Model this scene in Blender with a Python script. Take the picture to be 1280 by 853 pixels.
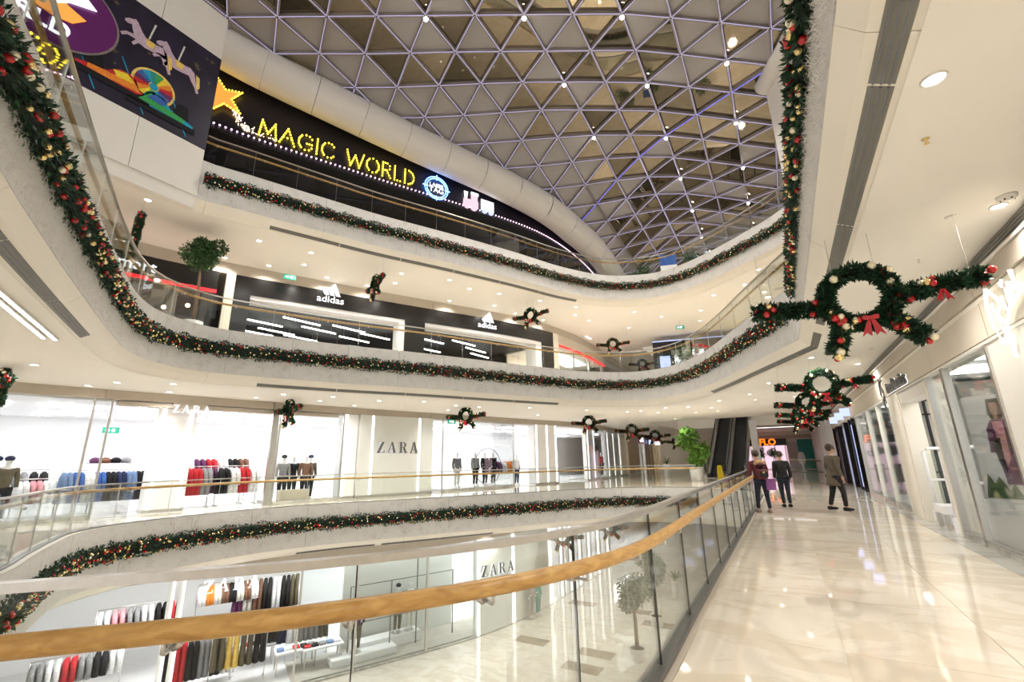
import bpy, bmesh, math, random
from mathutils import Vector, Matrix
from mathutils.geometry import tessellate_polygon
random.seed(7)
for o in list(bpy.data.objects): bpy.data.objects.remove(o)
SC = bpy.context.scene
COL = SC.collection
PI = math.pi
# ------------------------------------------------------------------ camera
FPX, CX, CY, EYE = 563.0, 640.0, 426.5, 1.55
def _n(v): return v.normalized()
_Z = _n(Vector((-0.0204*2120, -2120.0, FPX)))
_Y = Vector((343.0, 142.5, FPX)); _Y = _n(_Y - _Z*_Y.dot(_Z))
_X = _Y.cross(_Z)
cam_d = bpy.data.cameras.new('camera'); cam = bpy.data.objects.new('camera', cam_d); COL.objects.link(cam)
cam_d.sensor_width = 36.0; cam_d.sensor_fit = 'HORIZONTAL'; cam_d.lens = FPX/1280*36
cam_d.clip_start = 0.05; cam_d.clip_end = 300
rgt = Vector((_X[0], _Y[0], _Z[0])); dwn = Vector((_X[1], _Y[1], _Z[1])); fwd = Vector((_X[2], _Y[2], _Z[2]))
m = Matrix((( rgt.x, -dwn.x, -fwd.x, 0), (rgt.y, -dwn.y, -fwd.y, 0), (rgt.z, -dwn.z, -fwd.z, EYE), (0, 0, 0, 1)))
cam.matrix_world = m
SC.camera = cam
# ------------------------------------------------------------------ world + exposure
W = bpy.data.worlds.new('night_mall_air'); SC.world = W; W.use_nodes = True
W.node_tree.nodes['Background'].inputs[0].default_value = (1.0, 0.965, 0.92, 1)
W.node_tree.nodes['Background'].inputs[1].default_value = 0.6
SC.view_settings.view_transform = 'Standard'; SC.view_settings.look = 'None'
SC.view_settings.gamma = 1.0; SC.view_settings.use_curve_mapping = False
SC.view_settings.exposure = 1.18
# measuring helpers: turn a picture point into a ray, and a ray into a place on a real surface
def ray(x, y): return rgt*(x-CX) + dwn*(y-CY) + fwd*FPX
def atz(x, y, z):
    d = ray(x, y); t = (z-EYE)/d.z; return Vector((d.x*t, d.y*t, z))
def atX(x, y, X):
    d = ray(x, y); t = X/d.x; return Vector((X, d.y*t, EYE+d.z*t))
def atY(x, y, Y):
    d = ray(x, y); t = Y/d.y; return Vector((d.x*t, Y, EYE+d.z*t))
def in_view(p, mg=60):
    q = Vector(p) - Vector((0, 0, EYE)); w = q.dot(fwd)
    if w < 0.1: return False
    u = CX+FPX*q.dot(rgt)/w; v = CY+FPX*q.dot(dwn)/w
    return -mg < u < 1280+mg and -mg < v < 853+mg
# ------------------------------------------------------------------ materials
MATS = {}
def nodes(name):
    mt = bpy.data.materials.new(name); mt.use_nodes = True; nt = mt.node_tree
    MATS[name] = mt
    return mt, nt, nt.nodes['Principled BSDF']
def plain(name, col, rough=0.5, metal=0.0, spec=0.5, emit=None, estr=0.0, var=0.06, scale=6.0, bump=0.0, bscale=60.0):
    mt, nt, b = nodes(name)
    b.inputs['Roughness'].default_value = rough; b.inputs['Metallic'].default_value = metal
    b.inputs['Specular IOR Level'].default_value = spec
    tc = nt.nodes.new('ShaderNodeTexCoord')
    if var > 0:
        nz = nt.nodes.new('ShaderNodeTexNoise'); nz.inputs['Scale'].default_value = scale; nz.inputs['Detail'].default_value = 3
        nt.links.new(tc.outputs['Object'], nz.inputs['Vector'])
        cr = nt.nodes.new('ShaderNodeValToRGB')
        cr.color_ramp.elements[0].position = 0.3; cr.color_ramp.elements[1].position = 0.7
        cr.color_ramp.elements[0].color = tuple(max(0, c*(1-var)) for c in col) + (1,)
        cr.color_ramp.elements[1].color = tuple(min(1, c*(1+var)) for c in col) + (1,)
        nt.links.new(nz.outputs['Fac'], cr.inputs['Fac']); nt.links.new(cr.outputs['Color'], b.inputs['Base Color'])
    else:
        b.inputs['Base Color'].default_value = tuple(col) + (1,)
    if bump > 0:
        n2 = nt.nodes.new('ShaderNodeTexNoise'); n2.inputs['Scale'].default_value = bscale; n2.inputs['Detail'].default_value = 4
        nt.links.new(tc.outputs['Object'], n2.inputs['Vector'])
        bp = nt.nodes.new('ShaderNodeBump'); bp.inputs['Strength'].default_value = bump; bp.inputs['Distance'].default_value = 0.02
        nt.links.new(n2.outputs['Fac'], bp.inputs['Height']); nt.links.new(bp.outputs['Normal'], b.inputs['Normal'])
    if emit:
        b.inputs['Emission Color'].default_value = tuple(emit) + (1,); b.inputs['Emission Strength'].default_value = estr
    return mt
def glow(name, col, s): return plain(name, (0.02, 0.02, 0.02), 0.5, emit=col, estr=s, var=0)
def marble(name, c1, c2, c3, rough):
    mt, nt, b = nodes(name)
    tc = nt.nodes.new('ShaderNodeTexCoord')
    oi = nt.nodes.new('ShaderNodeObjectInfo')
    ad = nt.nodes.new('ShaderNodeVectorMath'); ad.operation = 'ADD'
    mp = nt.nodes.new('ShaderNodeMapping'); mp.inputs['Scale'].default_value = (0.6, 1.1, 1); mp.inputs['Rotation'].default_value = (0, 0, 0.9)
    geo = nt.nodes.new('ShaderNodeNewGeometry')
    sc = nt.nodes.new('ShaderNodeVectorMath'); sc.operation = 'SCALE'; sc.inputs['Scale'].default_value = 37.0
    cmb = nt.nodes.new('ShaderNodeCombineXYZ')
    nt.links.new(oi.outputs['Random'], cmb.inputs[0]); nt.links.new(oi.outputs['Random'], cmb.inputs[1])
    nt.links.new(cmb.outputs[0], sc.inputs[0])
    nt.links.new(geo.outputs['Position'], ad.inputs[0]); nt.links.new(sc.outputs[0], ad.inputs[1])
    nt.links.new(ad.outputs[0], mp.inputs['Vector'])
    nz = nt.nodes.new('ShaderNodeTexNoise'); nz.inputs['Scale'].default_value = 1.3; nz.inputs['Detail'].default_value = 9
    nz.inputs['Roughness'].default_value = 0.62; nz.inputs['Distortion'].default_value = 1.4
    nt.links.new(mp.outputs[0], nz.inputs['Vector'])
    cr = nt.nodes.new('ShaderNodeValToRGB')
    e = cr.color_ramp.elements; e[0].position = 0.30; e[0].color = c3+(1,); e[1].position = 0.70; e[1].color = c1+(1,)
    k = e.new(0.48); k.color = c2+(1,); k2 = e.new(0.53); k2.color = c1+(1,)
    nt.links.new(nz.outputs['Fac'], cr.inputs['Fac']); nt.links.new(cr.outputs['Color'], b.inputs['Base Color'])
    b.inputs['Roughness'].default_value = rough; b.inputs['Specular IOR Level'].default_value = 0.9
    return mt
marble('marble', (0.80, 0.73, 0.62), (0.74, 0.655, 0.53), (0.70, 0.61, 0.49), 0.035)
marble('marble_pale', (0.84, 0.81, 0.74), (0.79, 0.74, 0.65), (0.72, 0.66, 0.56), 0.05)
marble('marble_brown', (0.36, 0.29, 0.20), (0.30, 0.24, 0.17), (0.24, 0.19, 0.13), 0.10)
marble('marble_grey', (0.58, 0.57, 0.52), (0.48, 0.47, 0.43), (0.42, 0.40, 0.37), 0.12)
plain('ceiling_paint', (0.86, 0.83, 0.765), 0.75, spec=0.2, var=0.015, scale=0.6)
plain('cream_panel', (0.86, 0.81, 0.71), 0.45, spec=0.3, var=0.02, scale=0.8)
plain('white_panel', (0.80, 0.77, 0.71), 0.4, spec=0.4, var=0.02, scale=0.7)
plain('plaster_taupe', (0.50, 0.44, 0.36), 0.55, var=0.04, scale=2)
plain('wall_bulkhead', (0.66, 0.59, 0.49), 0.6, var=0.03, scale=1.5)
plain('vent_grey', (0.22, 0.21, 0.18), 0.6, var=0.05)
plain('steel', (0.62, 0.60, 0.57), 0.28, 1.0, var=0.05, scale=20)
plain('steel_dark', (0.20, 0.20, 0.20), 0.35, 0.8, var=0.05)
plain('black_panel', (0.009, 0.008, 0.008), 0.25, var=0.1)
plain('black_matte', (0.012, 0.012, 0.014), 0.7, var=0.1)
plain('shop_white', (0.90, 0.90, 0.91), 0.5, var=0.01)
plain('shop_floor', (0.78, 0.78, 0.79), 0.18, var=0.03)
plain('shop_grey_wall', (0.74, 0.76, 0.73), 0.15, spec=0.7, var=0.02, scale=1.0)
plain('warm_shop', (0.80, 0.70, 0.55), 0.5, var=0.04)
plain('concrete', (0.46, 0.43, 0.38), 0.7, var=0.1, scale=2, bump=0.1, bscale=30)
plain('tan_stone', (0.55, 0.43, 0.26), 0.35, var=0.12, scale=3)
plain('bauble_red', (0.50, 0.008, 0.008), 0.14, spec=0.8, var=0)
plain('bauble_gold', (0.90, 0.70, 0.30), 0.18, 0.75, var=0)
plain('bauble_pearl', (0.88, 0.80, 0.58), 0.2, 0.4, var=0)
plain('ribbon_red', (0.45, 0.01, 0.02), 0.3, var=0.15)
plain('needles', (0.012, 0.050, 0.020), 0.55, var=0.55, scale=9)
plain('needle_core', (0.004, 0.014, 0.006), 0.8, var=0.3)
plain('leaf_green', (0.045, 0.11, 0.03), 0.45, var=0.5, scale=5)
plain('leaf_bright', (0.16, 0.33, 0.05), 0.4, var=0.4, scale=5)
plain('bark', (0.22, 0.15, 0.09), 0.8, var=0.3, scale=20)
plain('planter_white', (0.78, 0.76, 0.72), 0.4, var=0.03)
plain('soil', (0.05, 0.035, 0.02), 0.9, var=0.3)
plain('skin', (0.55, 0.33, 0.23), 0.5, var=0.06)
plain('mannequin_white', (0.82, 0.80, 0.78), 0.35, var=0.02)
plain('hair_brown', (0.05, 0.028, 0.016), 0.55, var=0.4, scale=40)
plain('jacket_maroon', (0.13, 0.02, 0.03), 0.7, var=0.2, scale=20, bump=0.2, bscale=40)
plain('hood_tan', (0.52, 0.32, 0.15), 0.85, var=0.15, scale=30, bump=0.3, bscale=60)
plain('jeans_navy', (0.012, 0.018, 0.035), 0.8, var=0.3, scale=30)
plain('coat_olive', (0.12, 0.095, 0.065), 0.8, var=0.2, scale=14)
plain('trouser_black', (0.012, 0.011, 0.012), 0.8, var=0.2)
plain('shoe_grey', (0.28, 0.2, 0.18), 0.6, var=0.2)
plain('backpack_red', (0.11, 0.016, 0.022), 0.6, var=0.2, scale=30)
plain('bag_purple', (0.25, 0.08, 0.26), 0.6, var=0.15)
plain('gold_metal', (0.8, 0.6, 0.25), 0.3, 1.0, var=0)
plain('roof_panel', (0.44, 0.42, 0.41), 0.6, spec=0.2, var=0.02, scale=0.5)
plain('roof_bar', (0.34, 0.30, 0.30), 0.45, 0.2, var=0.04)
plain('teal_board', (0.01, 0.24, 0.20), 0.5, var=0.05)
plain('grey_board', (0.45, 0.42, 0.42), 0.5, var=0.05)
plain('sign_navy', (0.006, 0.005, 0.016), 0.35, var=0.3, scale=3)
plain('poster_navy', (0.014, 0.010, 0.028), 0.4, var=0.5, scale=1.2)
plain('logo_purple', (0.13, 0.015, 0.14), 0.3, var=0.05)
plain('exit_green', (0.02, 0.35, 0.22), 0.4, emit=(0.02, 0.45, 0.28), estr=0.12, var=0)
for nm, c in dict(white=(0.85, 0.85, 0.86), pearl=(0.7, 0.68, 0.62), red=(0.55, 0.03, 0.04), blue=(0.05, 0.13, 0.42), navy=(0.02, 0.03, 0.09),
                  black=(0.015, 0.015, 0.018), plum=(0.14, 0.04, 0.12), pink=(0.75, 0.35, 0.40), grey=(0.30, 0.30, 0.31), denim=(0.17, 0.26, 0.45),
                  olive=(0.13, 0.11, 0.07), brown=(0.22, 0.11, 0.07), gold=(0.85, 0.6, 0.15), teal=(0.03, 0.30, 0.26), orange=(0.8, 0.25, 0.04),
                  green=(0.05, 0.35, 0.10), cyan=(0.02, 0.35, 0.55), yellow=(0.85, 0.65, 0.05), lilac=(0.55, 0.42, 0.52)).items():
    plain('cloth_'+nm, c, 0.75, spec=0.2, var=0.18, scale=18)
glow('lamp_warm', (1.0, 0.93, 0.80), 8.0)
glow('lamp_white', (1.0, 0.98, 0.96), 9.0)
glow('shop_light', (1.0, 0.985, 0.99), 5.0)
glow('shop_light_right', (1.0, 0.985, 0.96), 3.2)
glow('strip_light', (1.0, 0.97, 0.93), 5.0)
glow('strip_soft', (1.0, 0.98, 0.95), 1.4)
glow('led_red', (1.0, 0.012, 0.02), 1.0)
glow('bulb_yellow', (1.0, 0.72, 0.04), 2.6)
glow('bulb_pink', (1.0, 0.62, 0.80), 2.4)
glow('neon_white', (1.0, 0.96, 0.80), 0.9)
glow('neon_blue', (0.12, 0.32, 1.0), 3.5)
glow('letter_white', (0.95, 0.97, 1.0), 0.95)
glow('letter_orange', (1.0, 0.16, 0.01), 1.0)
glow('letter_yellow', (1.0, 0.75, 0.02), 3.0)
glow('led_blue', (0.05, 0.08, 1.0), 3.0)
glow('spot_bulb', (1.0, 0.95, 0.9), 30.0)
glow('screen_blue', (0.50, 0.58, 1.0), 0.65)
glow('screen_pink', (0.9, 0.6, 0.7), 0.55)
glow('star_orange', (1.0, 0.34, 0.05), 0.55)
glow('bulb_warm', (1.0, 0.7, 0.4), 4.0)
def fur_mat():
    mt, nt, b = nodes('tinsel_fur')
    tc = nt.nodes.new('ShaderNodeTexCoord'); geo = nt.nodes.new('ShaderNodeNewGeometry')
    n1 = nt.nodes.new('ShaderNodeTexNoise'); n1.inputs['Scale'].default_value = 3.5; n1.inputs['Detail'].default_value = 6
    n2 = nt.nodes.new('ShaderNodeTexNoise'); n2.inputs['Scale'].default_value = 34; n2.inputs['Detail'].default_value = 6; n2.inputs['Roughness'].default_value = 0.75
    mp = nt.nodes.new('ShaderNodeMapping'); mp.inputs['Scale'].default_value = (1, 1, 0.45)
    nt.links.new(geo.outputs['Position'], n1.inputs['Vector']); nt.links.new(geo.outputs['Position'], mp.inputs[0]); nt.links.new(mp.outputs[0], n2.inputs['Vector'])
    mul = nt.nodes.new('ShaderNodeMath'); mul.operation = 'MULTIPLY_ADD'; mul.inputs[1].default_value = 0.45; mul.inputs[2].default_value = 0.14
    mx = nt.nodes.new('ShaderNodeMath'); mx.operation = 'ADD'
    nt.links.new(n1.outputs['Fac'], mul.inputs[0])
    ml2 = nt.nodes.new('ShaderNodeMath'); ml2.operation = 'MULTIPLY'; ml2.inputs[1].default_value = 0.85; nt.links.new(n2.outputs['Fac'], ml2.inputs[0])
    nt.links.new(mul.outputs[0], mx.inputs[0]); nt.links.new(ml2.outputs[0], mx.inputs[1])
    cr = nt.nodes.new('ShaderNodeValToRGB'); e = cr.color_ramp.elements
    e[0].position = 0.58; e[0].color = (0.58, 0.55, 0.50, 1); e[1].position = 0.78; e[1].color = (0.84, 0.82, 0.78, 1)
    nt.links.new(mx.outputs[0], cr.inputs[0]); nt.links.new(cr.outputs[0], b.inputs['Base Color'])
    bp = nt.nodes.new('ShaderNodeBump'); bp.inputs['Strength'].default_value = 0.8; bp.inputs['Distance'].default_value = 0.05
    nt.links.new(n2.outputs['Fac'], bp.inputs['Height']); nt.links.new(bp.outputs[0], b.inputs['Normal'])
    b.inputs['Roughness'].default_value = 0.8
fur_mat()
def oak_mat():
    mt, nt, b = nodes('oak')
    tc = nt.nodes.new('ShaderNodeTexCoord')
    mp = nt.nodes.new('ShaderNodeMapping'); mp.inputs['Scale'].default_value = (9, 9, 30)
    nz = nt.nodes.new('ShaderNodeTexNoise'); nz.inputs['Scale'].default_value = 1.0; nz.inputs['Detail'].default_value = 6; nz.inputs['Distortion'].default_value = 0.8
    geo = nt.nodes.new('ShaderNodeNewGeometry')
    nt.links.new(geo.outputs['Position'], mp.inputs[0]); nt.links.new(mp.outputs[0], nz.inputs['Vector'])
    cr = nt.nodes.new('ShaderNodeValToRGB'); e = cr.color_ramp.elements
    e[0].position = 0.3; e[0].color = (0.44, 0.23, 0.06, 1); e[1].position = 0.72; e[1].color = (0.68, 0.42, 0.14, 1)
    nt.links.new(nz.outputs['Fac'], cr.inputs[0]); nt.links.new(cr.outputs[0], b.inputs['Base Color'])
    b.inputs['Roughness'].default_value = 0.35
oak_mat()
def glass_mat(name, tint, refl=1.0, ior=1.5):
    mt = bpy.data.materials.new(name); mt.use_nodes = True; nt = mt.node_tree; MATS[name] = mt
    nt.nodes.remove(nt.nodes['Principled BSDF']); out = nt.nodes['Material Output']
    tr = nt.nodes.new('ShaderNodeBsdfTransparent'); tr.inputs[0].default_value = tint+(1,)
    gl = nt.nodes.new('ShaderNodeBsdfGlossy'); gl.inputs['Roughness'].default_value = 0.02
    fr = nt.nodes.new('ShaderNodeFresnel'); fr.inputs['IOR'].default_value = ior
    mu = nt.nodes.new('ShaderNodeMath'); mu.operation = 'MULTIPLY'; mu.inputs[1].default_value = refl
    mx = nt.nodes.new('ShaderNodeMixShader')
    nt.links.new(fr.outputs[0], mu.inputs[0]); nt.links.new(mu.outputs[0], mx.inputs[0])
    nt.links.new(tr.outputs[0], mx.inputs[1]); nt.links.new(gl.outputs[0], mx.inputs[2]); nt.links.new(mx.outputs[0], out.inputs[0])
    return mt
glass_mat('clear_glass', (0.95, 0.975, 0.96))
glass_mat('rail_glass', (0.955, 0.975, 0.955), 0.5)
glass_mat('shop_glass', (0.97, 0.985, 0.98), 0.5)
def roof_glass():
    mt = bpy.data.materials.new('roof_glass'); mt.use_nodes = True; nt = mt.node_tree; MATS['roof_glass'] = mt
    b = nt.nodes['Principled BSDF']; b.inputs['Base Color'].default_value = (0.40, 0.35, 0.26, 1)
    b.inputs['Metallic'].default_value = 0.85; b.inputs['Roughness'].default_value = 0.03
    oi = nt.nodes.new('ShaderNodeObjectInfo'); cr = nt.nodes.new('ShaderNodeValToRGB'); e = cr.color_ramp.elements
    e[0].color = (0.16, 0.14, 0.10, 1); e[1].color = (0.55, 0.47, 0.34, 1)
    nt.links.new(oi.outputs['Random'], cr.inputs[0]); nt.links.new(cr.outputs[0], b.inputs['Base Color'])
roof_glass()
def led_dots(name, col, s, n):
    mt, nt, b = nodes(name)
    tc = nt.nodes.new('ShaderNodeTexCoord'); sp = nt.nodes.new('ShaderNodeSeparateXYZ'); nt.links.new(tc.outputs['Object'], sp.inputs[0])
    mu = nt.nodes.new('ShaderNodeMath'); mu.operation = 'MULTIPLY'; mu.inputs[1].default_value = n; nt.links.new(sp.outputs[0], mu.inputs[0])
    fr = nt.nodes.new('ShaderNodeMath'); fr.operation = 'FRACT'; nt.links.new(mu.outputs[0], fr.inputs[0])
    gt = nt.nodes.new('ShaderNodeMath'); gt.operation = 'GREATER_THAN'; gt.inputs[1].default_value = 0.5; nt.links.new(fr.outputs[0], gt.inputs[0])
    m2 = nt.nodes.new('ShaderNodeMath'); m2.operation = 'MULTIPLY'; m2.inputs[1].default_value = s; nt.links.new(gt.outputs[0], m2.inputs[0])
    b.inputs['Base Color'].default_value = (0.12, 0.11, 0.14, 1); b.inputs['Emission Color'].default_value = col+(1,)
    nt.links.new(m2.outputs[0], b.inputs['Emission Strength'])
led_dots('roof_led', (0.62, 0.60, 1.0), 0.9, 24)
led_dots('roof_led_blue', (0.08, 0.10, 1.0), 2.4, 20)
# ------------------------------------------------------------------ mesh builder
class MB:
    def __init__(s): s.v = []; s.f = []; s.m = []
    def add(s, vs, fs, mi=0):
        b = len(s.v); s.v += [tuple(p) for p in vs]; s.f += [tuple(b+i for i in f) for f in fs]; s.m += [mi]*len(fs); return s
    def box(s, c, d, rz=0.0, mi=0, M=None):
        hx, hy, hz = d[0]/2, d[1]/2, d[2]/2; ca, sa = math.cos(rz), math.sin(rz)
        vs = []
        for z in (-hz, hz):
            for x, y in ((-hx, -hy), (hx, -hy), (hx, hy), (-hx, hy)):
                p = Vector((x*ca-y*sa, x*sa+y*ca, z))
                if M: p = M @ p
                vs.append((c[0]+p.x, c[1]+p.y, c[2]+p.z))
        return s.add(vs, [(3, 2, 1, 0), (4, 5, 6, 7), (0, 1, 5, 4), (1, 2, 6, 5), (2, 3, 7, 6), (3, 0, 4, 7)], mi)
    def tube(s, path, r, n=8, mi=0, caps=True, ry=None):
        path = [Vector(p) for p in path]; N = len(path); base = len(s.v); rings = []
        prev = None
        for i, p in enumerate(path):
            t = (path[min(i+1, N-1)]-path[max(i-1, 0)])
            t = t.normalized() if t.length > 1e-9 else Vector((0, 0, 1))
            up = Vector((0, 0, 1)) if abs(t.z) < 0.95 else (prev or Vector((1, 0, 0)))
            a = t.cross(up).normalized(); b = a.cross(t).normalized(); prev = b
            rr = r[i] if isinstance(r, (list, tuple)) else r
            r2 = rr if ry is None else (ry[i] if isinstance(ry, (list, tuple)) else ry)
            rings.append([p+a*math.cos(2*PI*k/n)*rr+b*math.sin(2*PI*k/n)*r2 for k in range(n)])
        vs = [q for g in rings for q in g]
        fs = [(i*n+k, i*n+(k+1) % n, (i+1)*n+(k+1) % n, (i+1)*n+k) for i in range(N-1) for k in range(n)]
        if caps: fs += [tuple(range(n-1, -1, -1)), tuple((N-1)*n+k for k in range(n))]
        return s.add(vs, fs, mi)
    def lathe(s, c, prof, n=12, mi=0):
        vs = []; N = len(prof)
        for r, z in prof:
            for k in range(n): vs.append((c[0]+r*math.cos(2*PI*k/n), c[1]+r*math.sin(2*PI*k/n), c[2]+z))
        fs = [(i*n+k, i*n+(k+1) % n, (i+1)*n+(k+1) % n, (i+1)*n+k) for i in range(N-1) for k in range(n)]
        fs += [tuple(range(n-1, -1, -1)), tuple((N-1)*n+k for k in range(n))]
        return s.add(vs, fs, mi)
    def ball(s, c, r, n=8, k=5, mi=0, sc=(1, 1, 1)):
        prof = [(max(1e-4, math.sin(PI*i/k))*r, -math.cos(PI*i/k)*r) for i in range(k+1)]
        vs = []
        for pr, pz in prof:
            for j in range(n): vs.append((c[0]+pr*math.cos(2*PI*j/n)*sc[0], c[1]+pr*math.sin(2*PI*j/n)*sc[1], c[2]+pz*sc[2]))
        fs = [(i*n+j, i*n+(j+1) % n, (i+1)*n+(j+1) % n, (i+1)*n+j) for i in range(k) for j in range(n)]
        return s.add(vs, fs, mi)
    def prism(s, poly, z0, z1, mi=0):
        n = len(poly); vs = [(x, y, z0) for x, y in poly]+[(x, y, z1) for x, y in poly]
        tri = tessellate_polygon([[Vector((x, y, 0)) for x, y in poly]])
        fs = [(i, (i+1) % n, n+(i+1) % n, n+i) for i in range(n)]
        fs += [tuple(t) for t in tri] + [tuple(n+i for i in t) for t in tri]
        return s.add(vs, fs, mi)
    def flat(s, poly, M, th=0.02, mi=0):
        """2-D outline (u right, v up) -> thin solid, placed by M (u, v, depth)"""
        n = len(poly); tri = tessellate_polygon([[Vector((x, y, 0)) for x, y in poly]])
        vs = [M @ Vector((x, y, 0)) for x, y in poly]+[M @ Vector((x, y, th)) for x, y in poly]
        fs = [(i, (i+1) % n, n+(i+1) % n, n+i) for i in range(n)]
        fs += [tuple(t) for t in tri] + [tuple(n+i for i in t) for t in tri]
        return s.add(vs, fs, mi)
def obj(name, mb, mats, parent=None, smooth=False, kind=None, loc=None):
    me = bpy.data.meshes.new(name); me.from_pydata(mb.v, [], mb.f)
    if isinstance(mats, str): mats = [mats]
    for x in mats: me.materials.append(MATS[x])
    if len(mats) > 1: me.polygons.foreach_set('material_index', mb.m)
    bm = bmesh.new(); bm.from_mesh(me); bmesh.ops.recalc_face_normals(bm, faces=bm.faces[:]) if len(mb.f) < 3000 else None
    bm.to_mesh(me); bm.free()
    if smooth: me.polygons.foreach_set('use_smooth', [True]*len(me.polygons))
    me.update()
    return link(name, me, parent, kind, loc)
def link(name, me, parent=None, kind=None, loc=None, rz=0.0):
    o = bpy.data.objects.new(name, me); COL.objects.link(o)
    if parent: o.parent = parent
    if kind: o['kind'] = kind
    if loc is not None: o.location = loc
    if rz: o.rotation_euler = (0, 0, rz)
    return o
def tag(o, label, cat, group=None):
    o['label'] = label; o['category'] = cat
    if group: o['group'] = group
    return o
def thing(name, label, cat, loc=(0, 0, 0), rz=0.0, group=None):
    o = bpy.data.objects.new(name, None); COL.objects.link(o); o.empty_display_size = 0.1
    o.location = loc; o.rotation_euler = (0, 0, rz)
    return tag(o, label, cat, group)
def dup(root, loc, rz=0.0, label=None, group=None, mats=None):
    r = root.copy(); COL.objects.link(r); r.location = loc; r.rotation_euler = (0, 0, rz)
    if label: r['label'] = label
    if group: r['group'] = group
    for ch in list(root.children):
        c = ch.copy(); COL.objects.link(c); c.parent = r
        for g in list(ch.children):
            d = g.copy(); COL.objects.link(d); d.parent = c
    return r
def struct(name, mb, mats, parent=None, smooth=False):
    return obj(name, mb, mats, parent, smooth, kind=None if parent else 'structure')
# ------------------------------------------------------------------ plan curves
def spline(pts, step=0.5, closed=False):
    P = [Vector((p[0], p[1])) for p in pts]; n = len(P); out = []
    rng = range(n if closed else n-1)
    for i in rng:
        if closed: a, b, c, d = P[i-1], P[i], P[(i+1) % n], P[(i+2) % n]
        else: a, b, c, d = P[max(i-1, 0)], P[i], P[i+1], P[min(i+2, n-1)]
        k = max(1, int((c-b).length/step))
        for j in range(k):
            t = j/k
            out.append(0.5*((2*b)+(c-a)*t+(2*a-5*b+4*c-d)*t*t+(3*b-a-3*c+d)*t**3))
    if not closed: out.append(P[-1])
    return out
class Path:
    """plan polyline, arc length s; d>0 = left of travel"""
    def __init__(s, pts):
        s.p = [Vector((q[0], q[1])) for q in pts]; s.s = [0.0]
        for a, b in zip(s.p[:-1], s.p[1:]): s.s.append(s.s[-1]+(b-a).length)
        s.L = s.s[-1]
        n = len(s.p); s.nm = []
        for i in range(n):
            t = Vector((0, 0))
            if i > 0: t += (s.p[i]-s.p[i-1]).normalized()
            if i < n-1: t += (s.p[i+1]-s.p[i]).normalized()
            t.normalize(); nn = Vector((-t.y, t.x))
            seg = (s.p[min(i+1, n-1)]-s.p[max(i, 0)]) if i < n-1 else (s.p[i]-s.p[i-1])
            sn = Vector((-seg.y, seg.x)).normalized(); k = max(0.5, nn.dot(sn))
            s.nm.append(nn/k)
    def at(s, x, d=0.0):
        x = min(max(x, 0), s.L)
        for i in range(len(s.p)-1):
            if x <= s.s[i+1] or i == len(s.p)-2:
                t = (x-s.s[i])/max(1e-9, s.s[i+1]-s.s[i])
                return s.p[i].lerp(s.p[i+1], t)+s.nm[i].lerp(s.nm[i+1], t)*d
    def ang(s, x):
        a = s.at(x-0.05); b = s.at(x+0.05); return math.atan2(b.y-a.y, b.x-a.x)
    def sub(s, s0, s1, d=0.0):
        ks = [s0]+[q for q in s.s if s0+0.02 < q < s1-0.02]+[s1]
        return [s.at(q, d) for q in ks]
    def hit(s, x, y):
        """arc length where the picture column at (x, y) meets the curve in plan"""
        d = ray(x, y); best = None
        for i in range(len(s.p)-1):
            a, b = s.p[i], s.p[i+1]; e = b-a
            det = d.x*(-e.y)+d.y*e.x
            if abs(det) < 1e-9: continue
            t = (a.x*(-e.y)+a.y*e.x)/det; u = (d.x*a.y-d.y*a.x)/det
            if t > 0 and -1e-6 <= u <= 1+1e-6 and (best is None or t < best[0]): best = (t, s.s[i]+u*e.length)
        return best[1] if best else None
def sweep(mb, path, s0, s1, prof, closed=True, mi=0, caps=True):
    """prof = list of (d, z): extruded along path from s0 to s1"""
    ks = [s0]+[q for q in path.s if s0+0.02 < q < s1-0.02]+[s1]
    n = len(prof); vs = []
    for q in ks:
        for d, z in prof:
            p = path.at(q, d); vs.append((p.x, p.y, z))
    m_ = len(ks); rg = n if closed else n-1
    fs = [(i*n+k, i*n+(k+1) % n, (i+1)*n+(k+1) % n, (i+1)*n+k) for i in range(m_-1) for k in range(rg)]
    if closed and caps: fs += [tuple(range(n)), tuple((m_-1)*n+k for k in range(n-1, -1, -1))]
    return mb.add(vs, fs, mi)
def band(mb, path, s0, s1, d0, d1, z0, z1, mi=0):
    return sweep(mb, path, s0, s1, [(d0, z0), (d1, z0), (d1, z1), (d0, z1)], mi=mi)
def region(outer, holes, z):
    """flat polygon with holes"""
    loops = [[Vector((p[0], p[1], z)) for p in outer]]+[[Vector((p[0], p[1], z)) for p in h] for h in holes]
    tri = tessellate_polygon(loops); vs = [q for l in loops for q in l]
    mb = MB(); mb.add(vs, [tuple(t) for t in tri]); return mb
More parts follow.
